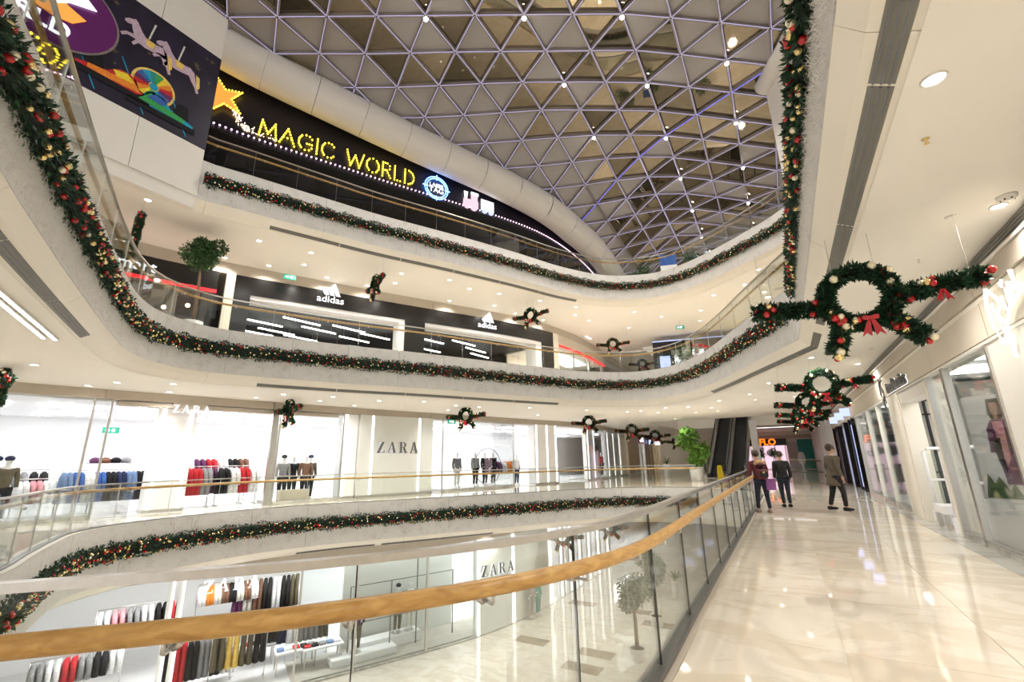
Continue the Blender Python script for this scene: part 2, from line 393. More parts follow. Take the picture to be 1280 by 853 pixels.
# ------------------------------------------------------------------ levels and openings
F0, C0, F1, C1, F2, C2, F3 = -6.2, -1.75, 0.0, 4.15, 5.9, 10.05, 11.8
far2 = [(-3.4, -1.0), (-5.72, .48), (-6.9, 1.05), (-8.47, 1.79), (-10.3, 2.68), (-12.43, 3.75), (-14.06, 4.68), (-15.05, 5.66), (-15.42, 7.05), (-14.95, 8.56), (-13.84, 11.06),
        (-12.52, 13.44), (-11.83, 14.82), (-10.66, 17.3), (-9.57, 19.44), (-8.25, 21.7), (-6.2, 23.3), (-4.3, 22.9), (-2.84, 21.23), (-1.77, 19.19), (-.66, 16.66), (0.72, 13.6)]
O2 = Path(spline(far2, 0.45)+[Vector((0.72, y)) for y in (12, 9, 6, 3, 0, -3, -5)]+[Vector((-1.5, -5)), Vector((-3.2, -3)), Vector((-3.4, -1.0))])
far3 = [(-15.95, -5), (-15.95, -2), (-15.95, 1.6), (-15.95, 3.74), (-15.93, 6.1), (-15.4, 7.5), (-14.3, 10.1), (-13.44, 12.1), (-12.01, 14.89), (-10.44, 18.2), (-9.11, 21.3), (-7.6, 23.6), (-5.9, 24.7), (-4.4, 24.9),
        (-2.64, 24.2), (-.55, 22.7), (1.62, 20.6), (3.9, 16.2), (4.6, 11)]
O3 = Path(spline(far3, 0.45)+[Vector((4.6, -7)), Vector((-15.95, -7)), Vector((-15.95, -5))])
far1 = [(-8.6, 1.0), (-10.59, 2.52), (-12.47, 3.38), (-14.22, 4.2), (-15.6, 5.0), (-16.45, 6.3), (-16.75, 8.2), (-16.6, 10.4), (-15.6, 12.9), (-14.15, 15.1), (-12.75, 17.4), (-11.3, 19.7), (-9.7, 22.5), (-7.5, 24.9),
        (-4.8, 25.6), (-2.6, 24.9), (-1.3, 22.6)]
gl1 = [(-1.05, 21.5), (-1.05, 16), (-1.05, 10), (-1.05, 5.8), (-1.04, 3.7), (-1.11, 2.85), (-1.33, 2.17), (-1.68, 1.57), (-2.0, 1.17), (-2.36, .80), (-2.75, .40), (-3.3, -.2), (-4.2, -1.3)]
G1 = Path(spline(gl1, 0.25))
FAR1 = Path(spline(far1, 0.45))
O1 = Path(spline(far1, 0.45)+[Vector((p.x, p.y)) for p in [G1.at(q, -0.10) for q in [0.3+0.4*k for k in range(int(G1.L/0.4))]]]+[Vector((-5, -3)), Vector((-8, -3)), Vector((-8.6, 1.0))])
B2 = [(-9, 35), (-9, 47), (1.0, 47), (1.0, 35)]                       # second atrium, behind
outer = [(-46, -9), (16, -9), (16, 75), (-46, 75)]
def ring(path, d): return [path.at(q, d) for q in path.s[:-1]]
fl1 = struct('floor', region(outer, [ring(O1, 0.0)], F1), 'marble'); fl1['label'] = 'polished beige marble floor of the middle gallery'
fl0 = struct('floor', region([(-46, -9), (16, -9), (16, 75), (-46, 75)], [], F0), 'marble_pale')
fl2 = struct('floor', region(outer, [ring(O2, 0.0), B2], F2), 'marble')
fl3 = struct('floor', region(outer, [ring(O3, 0.0), B2], F3), 'marble')
struct('ceiling', region(outer, [ring(O1, 0.42)], C0), 'ceiling_paint')
ce1 = struct('ceiling', region(outer, [ring(O2, 0.42), B2], C1), 'ceiling_paint')
ce2 = struct('ceiling', region(outer, [ring(O3, 0.42), B2], C2), 'ceiling_paint')
# fascia of each opening: tinsel panels, cream sloped soffit panels
def fascia(path, F, label, plen=1.9):
    t = MB(); band(t, path, 0, path.L, 0.05, 0.30, F-1.40, F-0.02)
    root = struct('trim_%d' % (fascia.n), t, 'cream_panel'); fascia.n += 1; root['label'] = label
    n = int(path.L/plen)
    for i in range(n):
        a, b = i*path.L/n, (i+1)*path.L/n-0.012
        if not any(in_view((*path.at(q), F-0.7), 700) for q in (a, (a+b)/2, b)): 
            continue
        k = MB(); sweep(k, path, a, b, [(0.0, F-1.44), (0.05, F-1.44), (0.05, F+0.02), (0.0, F+0.02)])
        obj('tinsel_panel', k, 'tinsel_fur', root)
    n = int(path.L/3.7)
    for i in range(n):
        a, b = i*path.L/n, (i+1)*path.L/n-0.008
        k = MB(); sweep(k, path, a, b, [(0.01, F-1.445), (0.16, F-1.60), (0.43, F-1.745), (0.50, F-1.745), (0.50, F-1.70), (0.06, F-1.40)])
        obj('soffit_panel', k, 'cream_panel', root)
    k = MB(); band(k, path, 0, path.L if F else FAR1.L-2.5, 0.0, 0.34, F+0.0, F+0.025); obj('ledge', k, 'white_panel', root)
    return root
fascia.n = 1
def vent(root, path, F, a, b):
    n = max(1, int(round((b-a)/2.6)))
    for i in range(n):
        u, v = a+(b-a)*i/n, a+(b-a)*(i+1)/n-0.03
        k = MB(); sweep(k, path, u, v, [(0.225, F-1.640), (0.375, F-1.720), (0.38, F-1.71), (0.23, F-1.630)])
        for j in range(3):
            q = 0.250+j*0.045; z = F-1.60-0.537*(q-0.16)
            sweep(k, path, u, v, [(q-0.006, z-0.012), (q+0.006, z-0.022), (q+0.012, z+0.0), (q, z+0.01)], mi=1)
        obj('air_vent', k, ['vent_grey', 'steel_dark'], root)
fa1 = fascia(O1, F1, 'off-white tinsel band around the middle gallery opening')
fa2 = fascia(O2, F2, 'off-white tinsel band around the upper gallery opening')
fa3 = fascia(O3, F3, 'off-white tinsel band around the top gallery opening')
vent(fa2, O2, F2, O2.hit(5, 290)-1.5, O2.hit(127, 440)); vent(fa2, O2, F2, O2.hit(323, 479), O2.hit(703, 506)); vent(fa2, O2, F2, O2.hit(882, 493), O2.hit(1006, 432)-0.2)
sc2 = O2.hit(1006, 432); 
vent(fa2, O2, F2, sc2+0.6, sc2+13)
vent(fa3, O3, F3, O3.hit(60, 180), O3.hit(206, 240)); vent(fa3, O3, F3, O3.hit(338, 288), O3.hit(725, 377))
vent(fa1, O1, F1, FAR1.hit(180, 735), FAR1.hit(214, 726)); vent(fa1, O1, F1, FAR1.hit(372, 698), FAR1.hit(470, 688)); vent(fa1, O1, F1, FAR1.hit(478, 687), FAR1.hit(620, 668))
# second opening fascia behind
b2 = Path([Vector(p) for p in [(1.0, 35), (-9, 35), (-9, 47), (1.0, 47), (1.0, 35)]][::-1])
t = MB(); band(t, b2, 0, b2.L, 0.0, 0.3, C1, F2); band(t, b2, 0, b2.L, 0.0, 0.3, C2, F3)
struct('trim_4', t, 'cream_panel')
t = MB(); t.box((-4, 46.94, F2-0.72), (9.6, 0.06, 1.4)); tf4 = obj('tinsel_panel', t, 'tinsel_fur', bpy.data.objects['trim_4'])
# floor tiles of the near gallery: separate slabs with fine joints
tm = MB(); tm.box((0, 0, 0.004), (1.094, 1.595, 0.008)); me_t = obj('tile', tm, 'marble', fl1).data
first = True
for i in range(3):
    for j in range(18):
        x = -0.93+0.55+i*1.10; y = 0.9+j*1.6
        if first:
            o = [c for c in fl1.children if c.name.startswith('tile')][0]; first = False
        else: o = link('tile', me_t, fl1)
        o.location = (x, y, 0)
for j in range(18):
    k = link('border_tile', me_t, fl1, loc=(2.485, 0.9+j*1.6, 0)); k.scale = (0.28, 1, 1)
    k.data = me_t
t = MB(); t.box((2.49, 14, 0.009), (0.30, 27, 0.003)); obj('border_strip', t, 'marble_grey', fl1)
t = MB(); sweep(t, G1, 0, G1.L, [(-0.08, 0.0), (0.10, 0.0), (0.10, 0.010), (-0.08, 0.010)]); obj('edge_strip', t, 'plaster_taupe', fl1)
tm = MB(); tm.box((0, 0, 0.004), (1.49, 0.74, 0.008)); me_a = obj('tile', tm, 'marble_pale', fl0).data
tm2 = MB(); tm2.box((0, 0, 0.004), (1.49, 0.74, 0.008)); 
tb = obj('tile', tm2, 'marble_brown', fl0); me_b = tb.data
c0s = [c for c in fl0.children if c.data == me_a][0]; used_a = used_b = False
rt = random.Random(3)
W0pts = [(-21, -3), (-20.6, 2), (-18.6, 8), (-15.2, 14.8), (-12.9, 20.8), (-12.4, 28.2), (-12.6, 40), (-13, 60)]
W0 = Path(spline(W0pts, 1.0))
for i in range(9):
    for j in range(30):
        x = -13.2+i*1.5+(0.75 if j % 2 else 0); y = 4.2+j*0.75
        # keep clear of the shop front
        s = W0.hit(*( (CX, CY) )) if False else None
        if x < -12.2+0.0 and y < 26: continue
        wx = min((W0.at(q) for q in [k*0.5 for k in range(int(W0.L*2))]), key=lambda p: abs(p.y-y)).x
        if x < wx+1.2 or x > -1.3: continue
        br = rt.random() < 0.09
        if br:
            o = tb if not used_b else link('tile', me_b, fl0); used_b = True
        else:
            o = c0s if not used_a else link('tile', me_a, fl0); used_a = True
        o.location = (x, y, F0)
# ------------------------------------------------------------------ walls: plan curves of the shop fronts
W1 = Path(spline([(-20.2, -4), (-20, 1), (-19.8, 4), (-19.5, 6.4), (-19, 8.7), (-18.4, 11.5), (-17.4, 15.8), (-16, 20.5), (-14.6, 25.5), (-13.2, 30), (-12.8, 34), (-13, 40), (-13.6, 52), (-14, 62)], 0.8))
W2 = Path(spline([(-21.5, -2), (-21.2, 3), (-20.5, 6.3), (-19.63, 9.07), (-18.2, 12.2), (-16.63, 15.5), (-15.3, 18.1), (-13.4, 21.9), (-12.1, 25.6), (-11.6, 30.4), (-11.8, 36), (-12.2, 45), (-12.6, 60)], 0.8))
W3 = W2
def on(path, x, y): return path.hit(x, y)
# far closing walls of the building (behind everything)
t = MB(); t.box((-15, 74.8, 8), (62, 0.3, 40)); struct('wall_back', t, 'white_panel')
t = MB(); t.box((-45.8, 33, 8), (0.3, 84, 40)); struct('wall_left', t, 'white_panel')
# ------------------------------------------------------------------ balustrades
def balustrade(path, s0, s1, F, label, side=1.0, plen=1.5, hand=True, brackets=True, dgl=0.15, dhr=0.30, near=False):
    root = thing('glass_balustrade', label, 'railing', (*path.at((s0+s1)/2, dgl), F))
    base = Vector(root.location)
    def rel(mb):
        mb.v = [(x-base.x, y-base.y, z-base.z) for x, y, z in mb.v]; return mb
    n = max(1, round((s1-s0)/plen))
    for i in range(n):
        a, b = s0+(s1-s0)*i/n+0.006, s0+(s1-s0)*(i+1)/n-0.006
        k = MB(); band(k, path, a, b, dgl-0.008, dgl+0.008, F+0.02, F+1.13)
        obj('glass_panel', rel(k), 'rail_glass', root)
        if i > 0:
            k = MB(); band(k, path, a-0.0085, a-0.0035, dgl-0.0085, dgl+0.0085, F+0.02, F+1.13); obj('seam', rel(k), 'black_panel' if near else 'steel', root)
    k = MB(); sweep(k, path, s0, s1, [(dgl-0.028, F+1.12), (dgl+0.028, F+1.12), (dgl+0.028, F+1.155), (dgl-0.028, F+1.155)]); obj('steel_cap', rel(k), 'steel', root)
    k = MB(); sweep(k, path, s0, s1, [(dgl-0.05, F), (dgl+0.05, F), (dgl+0.05, F+0.05), (dgl-0.05, F+0.05)]); obj('base_channel', rel(k), 'steel_dark', root)
    if hand:
        ks = [s0]+[q for q in path.s if s0+0.05 < q < s1-0.05]+[s1]
        k = MB(); k.tube([(*path.at(q, dhr), F+0.975) for q in ks], 0.040, 14 if near else 8)
        obj('handrail', rel(k), 'oak', root, smooth=True)
    if brackets:
        st = 0.62 if near else 1.5
        q = s0+0.3
        while q < s1:
            k = MB(); p0 = path.at(q, dgl+0.01); p1 = path.at(q, dhr)
            k.tube([(*p0, F+0.90), (*p1.lerp(p0, 0.1), F+0.90), (*p1, F+0.905), (*p1, F+0.95)], 0.009, 8 if near else 5)
            e = (p1-p0).normalized()
            br_ = obj('bracket', rel(k), 'steel', root, smooth=True); k = MB()
            k.tube([(p0.x-e.x*0.02, p0.y-e.y*0.02, F+0.90), (p0.x+e.x*0.018, p0.y+e.y*0.018, F+0.90)], 0.024, 12 if near else 6)
            obj('rosette', rel(k), 'steel', br_, smooth=True); q += st
    return root
balustrade(G1, 0.0, G1.L, F1, 'near glass balustrade with thick oak handrail and steel brackets', near=True, dgl=0.0, dhr=0.13, plen=1.28)
balustrade(O1, 0.4, FAR1.hit(872, 611), F1, 'far glass balustrade across the void in front of the bright clothes shop', brackets=True)
balustrade(O2, O2.hit(30, 40)-1.2, sc2-0.1, F2, 'glass balustrade above the garland on the upper gallery')
balustrade(O2, sc2+0.1, sc2+12, F2, 'glass balustrade of the upper gallery directly overhead', brackets=False)
s3a = O3.hit(247, 190)+0.25
balustrade(O3, s3a, O3.hit(990, 256)+0.6, F3, 'glass balustrade of the top gallery in front of the amusement hall')
# ------------------------------------------------------------------ roof: triangular lattice of bars and panels
def hitz(path, x, y, d=0.0):
    s = path.hit(x, y)
    if s is None: return None
    p = path.at(s); r = ray(x, y); t = (p.x*r.x+p.y*r.y)/(r.x*r.x+r.y*r.y)
    return s, EYE+r.z*t
tubeline = W3
WX = {}
def wallx(y):
    k = round(y, 1)
    if k not in WX: WX[k] = min((tubeline.at(q*.25) for q in range(int(tubeline.L*4))), key=lambda p: abs(p.y-k)).x
    return WX[k]
def zr(x, y):
    z = 20.0
    if y > 18: z -= 0.06*(y-18)
    dl = x-wallx(y); ze = min(20.0, 20.1-0.12*(y-9)); u = min(max(dl/7.5, 0), 1); z = min(z, ze)+(z-min(z, ze))*u*u*(3-2*u)
    if x > -3: z -= 0.16*(x+3)
    return z
t = MB(); t.box((-15, 33, 24.2), (62, 84, 0.3)); struct('ceiling', t, 'black_matte')  # unseen dark slab added above the glass roof to shut out the world background
roof = thing('glass_roof', 'triangulated steel and glass roof with dotted lights over the atrium', 'roof', (-6, 20, 20))
rb = Vector(roof.location)
def node(i, j):
    x = 0.29+1.80*i; y = 19.82+1.08*i+2.08*j
    return Vector((x, y, zr(x, y)))
def inside(c): return 1.0 < c.y < 50 and wallx(c.y)-1.2 < c.x < (6.0 if c.y < 16 else 14.0)
tris = []; edges = {}
for i in range(-13, 9):
    for j in range(-14, 30):
        for tri in (((i, j), (i+1, j), (i, j+1)), ((i+1, j), (i+1, j-1+1), (i, j+1)) if False else ((i+1, j), (i, j+1), (i+1, j+1)) if False else ((i, j), (i+1, j-1), (i+1, j))):
            P = [node(*q) for q in tri]; c = (P[0]+P[1]+P[2])/3
            if not inside(c): continue
            tris.append((tri, P, c))
            for a, b in ((0, 1), (1, 2), (2, 0)):
                e = tuple(sorted((tri[a], tri[b]))); edges[e] = (node(*e[0]), node(*e[1]))
camp = Vector((0, 0, EYE))
tris.sort(key=lambda q: (not in_view(q[2], 30), (q[2]-camp).length))
rr = random.Random(11)
rest = {'roof_panel': MB(), 'roof_glass': MB()}
def panel_kind(tri, c):
    dl = c.x-wallx(c.y); r = rr.random()
    if c.y < 13 and dl > 4.2: return 'roof_panel' if r < 0.38 else 'roof_glass'
    if dl < 3.4: return 'roof_panel' if r < 0.93 else 'roof_glass'
    if dl < 6.0 and c.y < 30: return 'roof_panel' if r < 0.68 else 'roof_glass'
    if c.x > -2.2 and c.y < 20.8: return 'roof_panel' if r < 0.75 else 'roof_glass'
    return 'roof_panel' if r < 0.2 else 'roof_glass'
for k, (tri, P, c) in enumerate(tris):
    kind = panel_kind(tri, c)
    Q = [c+(p-c)*0.955+Vector((0, 0, 0.16)) for p in P]
    T = [q+Vector((0, 0, 0.04)) for q in Q]
    dst = MB() if k < 300 else rest[kind]
    base = rb if k < 300 else rb
    dst.add([q-base for q in Q]+[q-base for q in T], [(0, 2, 1), (3, 4, 5), (0, 1, 4, 3), (1, 2, 5, 4), (2, 0, 3, 5)])
    if k < 300: obj('glass_pane' if kind == 'roof_glass' else 'solid_panel', dst, kind, roof)
for kd, mb in rest.items():
    if mb.v: obj('far_panes' if kd == 'roof_glass' else 'far_panels', mb, kd, roof, kind='stuff')
bar = MB(); bar.box((0.5, 0, 0.08), (0.97, 0.10, 0.18)); 
bar.box((0.5, -0.03, -0.014), (0.95, 0.018, 0.010), mi=1)
bar0 = obj('bar', bar, ['roof_bar', 'roof_led'], roof); barb = bar0.data.copy(); barb.materials[1] = MATS['roof_led_blue']
el = sorted(edges.items(), key=lambda q: (not in_view((q[1][0]+q[1][1])/2, 20), ((q[1][0]+q[1][1])/2-camp).length))
restb = MB(); firstb = True
for k, (e, (a, b)) in enumerate(el):
    d = b-a
    if k < 300 or (sum(e[0]) == 1 and sum(e[1]) == 1):
        blue = sum(e[0]) == 1 and sum(e[1]) == 1
        if firstb and not blue: o = bar0; firstb = False
        else: o = link('bar', barb if blue else bar0.data, roof)
        M = Matrix.Translation(a-rb) @ d.to_track_quat('X', 'Z').to_matrix().to_4x4() @ Matrix.Diagonal((d.length, 1, 1, 1))
        o.matrix_local = M
    else:
        q = d.to_track_quat('X', 'Z').to_matrix()
        for off, dim, mi in (((0, 0, 0.08), (0.97, 0.085, 0.18), 0), ((0, 0.03, -0.016), (0.95, 0.02, 0.014), 1)):
            restb.box((a+b)/2-rb+q @ Vector(off), (d.length*dim[0], dim[1], dim[2]), mi=mi, M=q.to_4x4())
obj('far_bars', restb, ['roof_bar', 'roof_led'], roof, kind='stuff')
# spot lamps hung at lattice nodes
sp = thing('roof_spotlight', 'small round spotlight clamped at a node of the roof lattice', 'spotlight', (0, 0, 0), 0, 'spotlights of the roof lattice')
k = MB(); k.lathe((0, 0, 0), [(0.05, -0.02), (0.10, -0.05), (0.11, -0.16), (0.10, -0.17)], 12); obj('housing', k, 'white_panel', sp, True)
k = MB(); k.ball((0, 0, -0.18), 0.085, 10, 6); obj('lens', k, 'spot_bulb', sp, True)
firsts = True
for i in range(-10, 3):
    for j in range(-4, 14):
        ok = (i % 2 == 0) and ((j % 2 == 1) if i < 0 else (j % 2 == 0))
        p = node(i, j)
        if not ok or not inside(p) or p.x-wallx(p.y) < 6.5 or not in_view(p, 0): continue
        if firsts: sp.location = p; firsts = False
        else: dup(sp, p)
# ------------------------------------------------------------------ eave tube above the amusement hall
sA, sB = hitz(W3, 268, 60), hitz(W3, 690, 270)
def tubez(s):
    u = (s-sA[0])/(sB[0]-sA[0]); return 19.85+(17.5-19.85)*min(max(u, -0.5), 1.05)
k = MB()
eave = thing('eave_tube', 'white rounded eave beam sweeping above the dark amusement hall sign', 'beam', (*W3.at(sA[0], -0.5), 19.5))
eb = Vector(eave.location)
s = sA[0]-5.0
while s < W3.L-3:
    a, b = s, s+2.35; k = MB(); n = 5
    pts = [W3.at(a+(b-0.02-a)*q/n, -1.0) for q in range(n+1)]
    k.tube([(p.x-eb.x, p.y-eb.y, tubez(a+(b-a)*q/n)-eb.z) for q, p in enumerate(pts)], 0.95, 24, ry=0.95, caps=False)
    obj('tube_panel', k, 'white_panel', eave, True); s = b
# ------------------------------------------------------------------ top level hall behind
t = MB(); band(t, W3, 0, W3.L, 7.0, 7.2, F3, 20); hall = struct('wall_hall', t, 'black_matte')
t = MB(); band(t, W3, 0, W3.L, -0.1, 7.0, 16.15, 16.3); struct('ceiling', t, 'black_matte')
t = MB(); band(t, W3, 0, W3.L, 0.05, 0.4, 16.3, 20.5); struct('wall_sign', t, 'sign_navy')
def wframe(path, s, d, z):
    """local frame on a wall: u along the wall to the viewer's right, v up, depth toward the viewer"""
    p = path.at(s, d); a = path.ang(s); u = Vector((math.cos(a), math.sin(a), 0)); n = Vector((math.sin(a), -math.cos(a), 0))
    return Matrix(((u.x, 0, n.x, p.x), (u.y, 0, n.y, p.y), (0, 1, 0, z), (0, 0, 0, 1)))
STROKE = {
 'M': [[(0, 0), (.12, 1), (.5, .25), (.88, 1), (1, 0)]], 'A': [[(0, 0), (.5, 1), (1, 0)], [(.22, .38), (.78, .38)]],
 'G': [[(.93, .82), (.75, .97), (.5, 1), (.22, .9), (.04, .66), (.04, .34), (.22, .1), (.5, 0), (.78, .06), (.95, .22), (.95, .45), (.6, .45)]],
 'I': [[(.5, 0), (.5, 1)]], 'C': [[(.93, .84), (.75, .97), (.5, 1), (.22, .9), (.04, .66), (.04, .34), (.22, .1), (.5, 0), (.78, .05), (.95, .18)]],
 'W': [[(0, 1), (.24, 0), (.5, .8), (.76, 0), (1, 1)]], 'O': [[(.5, 0), (.22, .1), (.04, .34), (.04, .66), (.22, .9), (.5, 1), (.78, .9), (.96, .66), (.96, .34), (.78, .1), (.5, 0)]],
 'R': [[(.08, 0), (.08, 1), (.55, 1), (.82, .86), (.82, .62), (.55, .48), (.08, .48)], [(.5, .48), (.92, 0)]], 'L': [[(.1, 1), (.1, 0), (.85, 0)]],
 'D': [[(.08, 0), (.08, 1), (.45, 1), (.8, .86), (.95, .6), (.95, .4), (.8, .14), (.45, 0), (.08, 0)]]}
WID = {'M': 1.05, 'A': .95, 'G': .95, 'I': .18, 'C': .9, 'W': 1.25, 'O': 1.0, 'R': .75, 'L': .62, 'D': .85, ' ': .45}
def walk(pl, step):
    out = []; 
    for a, b in zip(pl[:-1], pl[1:]):
        L = math.hypot(b[0]-a[0], b[1]-a[1]); n = max(1, round(L/step))
        out += [(a[0]+(b[0]-a[0])*k/n, a[1]+(b[1]-a[1])*k/n) for k in range(n)]
    return out+[pl[-1]]
q0, q1 = hitz(W3, 323, 169), hitz(W3, 517, 233)
sign = thing('hall_sign', 'dark hall sign reading MAGIC WORLD in yellow bulb letters', 'sign', (*W3.at(q0[0], -0.05), 17))
sgb = Vector(sign.location)
def relv(mb, b): mb.v = [(x-b.x, y-b.y, z-b.z) for x, y, z in mb.v]; return mb
txt = 'MAGIC WORLD'; tot = sum(WID[c] for c in txt)+0.22*(len(txt)-1); span = q1[0]-q0[0]; H = 0.86
sx = span/tot; x = q0[0]
for c in txt:
    w = WID[c]*sx
    if c != ' ':
        z0 = q0[1]+(q1[1]-q0[1])*(x-q0[0])/span
        k = MB(); M = wframe(W3, x, -0.02, z0)
        for pl in STROKE[c]:
            for (u, v) in walk([(a*w, b*H) for a, b in pl], 0.15):
                k.ball(M @ Vector((u, v, 0.05)), 0.046, 6, 4)
        obj('bulb_letter', relv(k, sgb), 'bulb_yellow', sign, True, kind='stuff')
    x += w+0.22*sx
# star outlined in bulbs
qs = hitz(W3, 276, 122); M = wframe(W3, qs[0], -0.1, qs[1])
st = [(0.95*(1 if k % 2 == 0 else .42)*math.sin(-0.35+k*PI/5), 0.95*(1 if k % 2 == 0 else .42)*math.cos(-0.35+k*PI/5)) for k in range(10)]
sto = thing('star_sign', 'glowing orange star outlined in yellow bulbs beside the poster', 'sign', M.translation)
k = MB(); k.flat(st, M, 0.06); obj('star_body', relv(k, M.translation), 'star_orange', sto)
k = MB()
for (u, v) in walk([(a*1.02, b*1.02) for a, b in st+[st[0]]], 0.15): k.ball(M @ Vector((u, v, 0.09)), 0.042, 6, 4)
obj('bulbs', relv(k, M.translation), 'bulb_yellow', sto, True)
# swirl of glitter from star to letters
k = MB(); rg = random.Random(5); qe = hitz(W3, 340, 172)
for n in range(260):
    u = rg.random(); s_ = qs[0]+0.5+(qe[0]-qs[0]-0.3)*u; z_ = qs[1]-0.2+(qe[1]-qs[1]-0.1)*(u**0.6)-0.35*math.sin(u*PI)+rg.gauss(0, 0.16)
    if z_ < 16.75: continue
    p = wframe(W3, s_, 0.0, z_).translation; k.box(p, (0.025, 0.025, 0.025))
obj('glitter', relv(k, sgb), 'bulb_warm', sign, kind='stuff')
# row of pink bulbs under the sign
bz = MB(); bz.ball((0, 0, 0), 0.042, 6, 4); bm0 = obj('bulb', bz, 'bulb_pink', sign, True); fb = True
sL = hitz(W3, 254, 150)[0]; sR = W3.hit(745, 343)
s = sL-0.3
while s < sR+3:
    p = W3.at(s, -0.04); o = bm0 if fb else link('bulb', bm0.data, sign); fb = False
    o.location = (p.x-sgb.x, p.y-sgb.y, 16.5-sgb.z); s += 0.23
# round target sign and train sign
qt = hitz(W3, 545, 236); M = wframe(W3, qt[0], -0.03, qt[1]); tg = thing('laser_sign', 'round blue neon target sign reading LASER TAG', 'sign', M.translation)
k = MB()
for r_ in (0.60, 0.72):
    k.tube([M @ Vector((r_*math.cos(a*PI/18), r_*math.sin(a*PI/18), 0.05)) for a in range(37)], 0.028, 6, caps=False)
for a in range(4):
    c_, s_ = math.cos(a*PI/2), math.sin(a*PI/2); k.tube([M @ Vector((c_*0.52, s_*0.52, 0.05)), M @ Vector((c_*0.84, s_*0.84, 0.05))], 0.03, 6)
obj('target_ring', relv(k, M.translation), 'neon_blue', tg, True)
def text(body, M, size, mat, parent, th=0.02, sx=1.0, name='lettering', align='CENTER', bold=0.0):
    cu = bpy.data.curves.new(name, 'FONT'); cu.body = body; cu.size = size; cu.extrude = th; cu.align_x = align; cu.align_y = 'CENTER'; cu.offset = bold
    cu.resolution_u = 3; cu.materials.append(MATS[mat])
    tmp = bpy.data.objects.new('tmp_text', cu); COL.objects.link(tmp)
    dg = bpy.context.evaluated_depsgraph_get(); me = bpy.data.meshes.new_from_object(tmp.evaluated_get(dg))
    bpy.data.objects.remove(tmp)
    o = bpy.data.objects.new(name, me); COL.objects.link(o)
    if parent: o.parent = parent; M = Matrix.Translation(-Vector(parent.location)) @ M if parent.rotation_euler.z == 0 else parent.matrix_basis.inverted() @ M
    o.matrix_local = M @ Matrix.Diagonal((sx, 1, 1, 1))
    return o
text('LASER', M @ Matrix.Translation((0, 0.15, 0.05)), 0.33, 'letter_white', tg, bold=0.0); text('TAG', M @ Matrix.Translation((0, -0.16, 0.05)), 0.46, 'letter_white', tg, bold=0.0)
qt = hitz(W3, 597, 256); M = wframe(W3, qt[0], -0.03, qt[1]); tr = thing('train_sign', 'glowing pink and white toy train sign with one wagon', 'sign', M.translation)
k = MB(); k.flat([(-1.05, -.35), (0, -.35), (0, .12), (-.05, .12), (-.05, .62), (-.5, .62), (-.5, .15), (-1.0, .12)], M @ Matrix.Translation((0, 0, .03)), .04); obj('engine', relv(k, M.translation), 'screen_pink', tr)
k = MB(); k.flat([(-.92, .15), (-.78, .15), (-.72, .6), (-.98, .6)], M @ Matrix.Translation((0, 0, .03)), .05); k.flat([(-.5, .5), (0, .5), (0, .68), (-.5, .68)], M @ Matrix.Translation((0, 0, .03)), .06); obj('chimney', relv(k, M.translation), 'letter_white', tr)
k = MB(); k.flat([(.2, -.3), (1.1, -.3), (1.1, .42), (.2, .42)], M @ Matrix.Translation((0, 0, .03)), .04); obj('wagon', relv(k, M.translation), 'letter_white', tr)
for cx_, r_ in ((-.8, .17), (-.32, .22), (.42, .16), (.88, .16)):
    k = MB(); k.flat([(cx_+r_*math.cos(a*PI/8), -.38+r_*math.sin(a*PI/8)) for a in range(16)], M @ Matrix.Translation((0, 0, .05)), .05); obj('wheel', relv(k, M.translation), 'screen_pink' if cx_ < 0 else 'screen_blue', tr)
# inside the hall: dark trusses and small lamps
for n, s in enumerate([sL+1.5+2.6*q for q in range(9)]):
    p = W3.at(s, 3.0); r_ = thing('dark_truss', 'dark steel truss frame inside the amusement hall', 'truss', (p.x, p.y, F3), W3.ang(s), 'trusses in the amusement hall')
    k = MB()
    for a, b in (((-.75, 0, 0), (-.75, 0, 4.2)), ((.75, 0, 0), (.75, 0, 4.2)), ((-.75, 0, 2.4), (.75, 0, 4.2)), ((-.75, 0, .2), (.75, 0, 2.4)), ((-.75, 0, 2.4), (.75, 0, 2.4))): k.tube([a, b], 0.05, 6)
    obj('frame', k, 'steel_dark', r_)
    k = MB(); k.ball((0.4, -1.0, 3.3), 0.07, 8, 5); obj('lamp', k, 'lamp_white', r_, True)
p = W3.at(W3.hit(287, 200), 0.6)
am = thing('arcade_machine', 'arcade cabinet outlined in red light behind the top railing', 'machine', (p.x, p.y, F3), W3.ang(W3.hit(287, 200)))
k = MB(); k.box((0, 0, 1.0), (1.5, 1.0, 2.0)); obj('cabinet', k, 'cloth_red', am)
k = MB()
hexa = [(-.85, .9), (-.6, 2.1), (.6, 2.1), (.85, .9), (.7, 0.3), (-.7, .3), (-.85, .9)]
k.tube([(u, -.55, v) for u, v in hexa], 0.05, 6); obj('light_frame', k, 'led_red', am)
# ------------------------------------------------------------------ poster wall at the left of the top gallery
XW = -15.9
t = MB(); t.box((XW-0.15, -0.2, 14.0), (0.25, 12.9, 8.1)); pw = struct('wall_poster', t, 'white_panel')
def pz(x, y): p = atX(x, y, XW); return p.y, p.z
yE, zTop = 6.25, 17.9
y = yE
lay = []
while y > -4:
    for (z0, z1) in ((10.40, 12.20), (16.10, 17.9)):
        k = MB(); k.box((XW+0.01, y-0.95, (z0+z1)/2), (0.06, 1.885, z1-z0-0.012)); obj('panel', k, 'white_panel', pw)
    y -= 1.9
po = thing('amusement_poster', 'large dark blue poster with carousel horses, prize wheel and bumper cars', 'poster', (XW+0.03, 2.0, 14.15))
pb = Vector(po.location); 
def PF(u, v, d=0.0): return Matrix(((0, 0, 1, XW+0.05+d), (1, 0, 0, u), (0, 1, 0, v), (0, 0, 0, 1)))
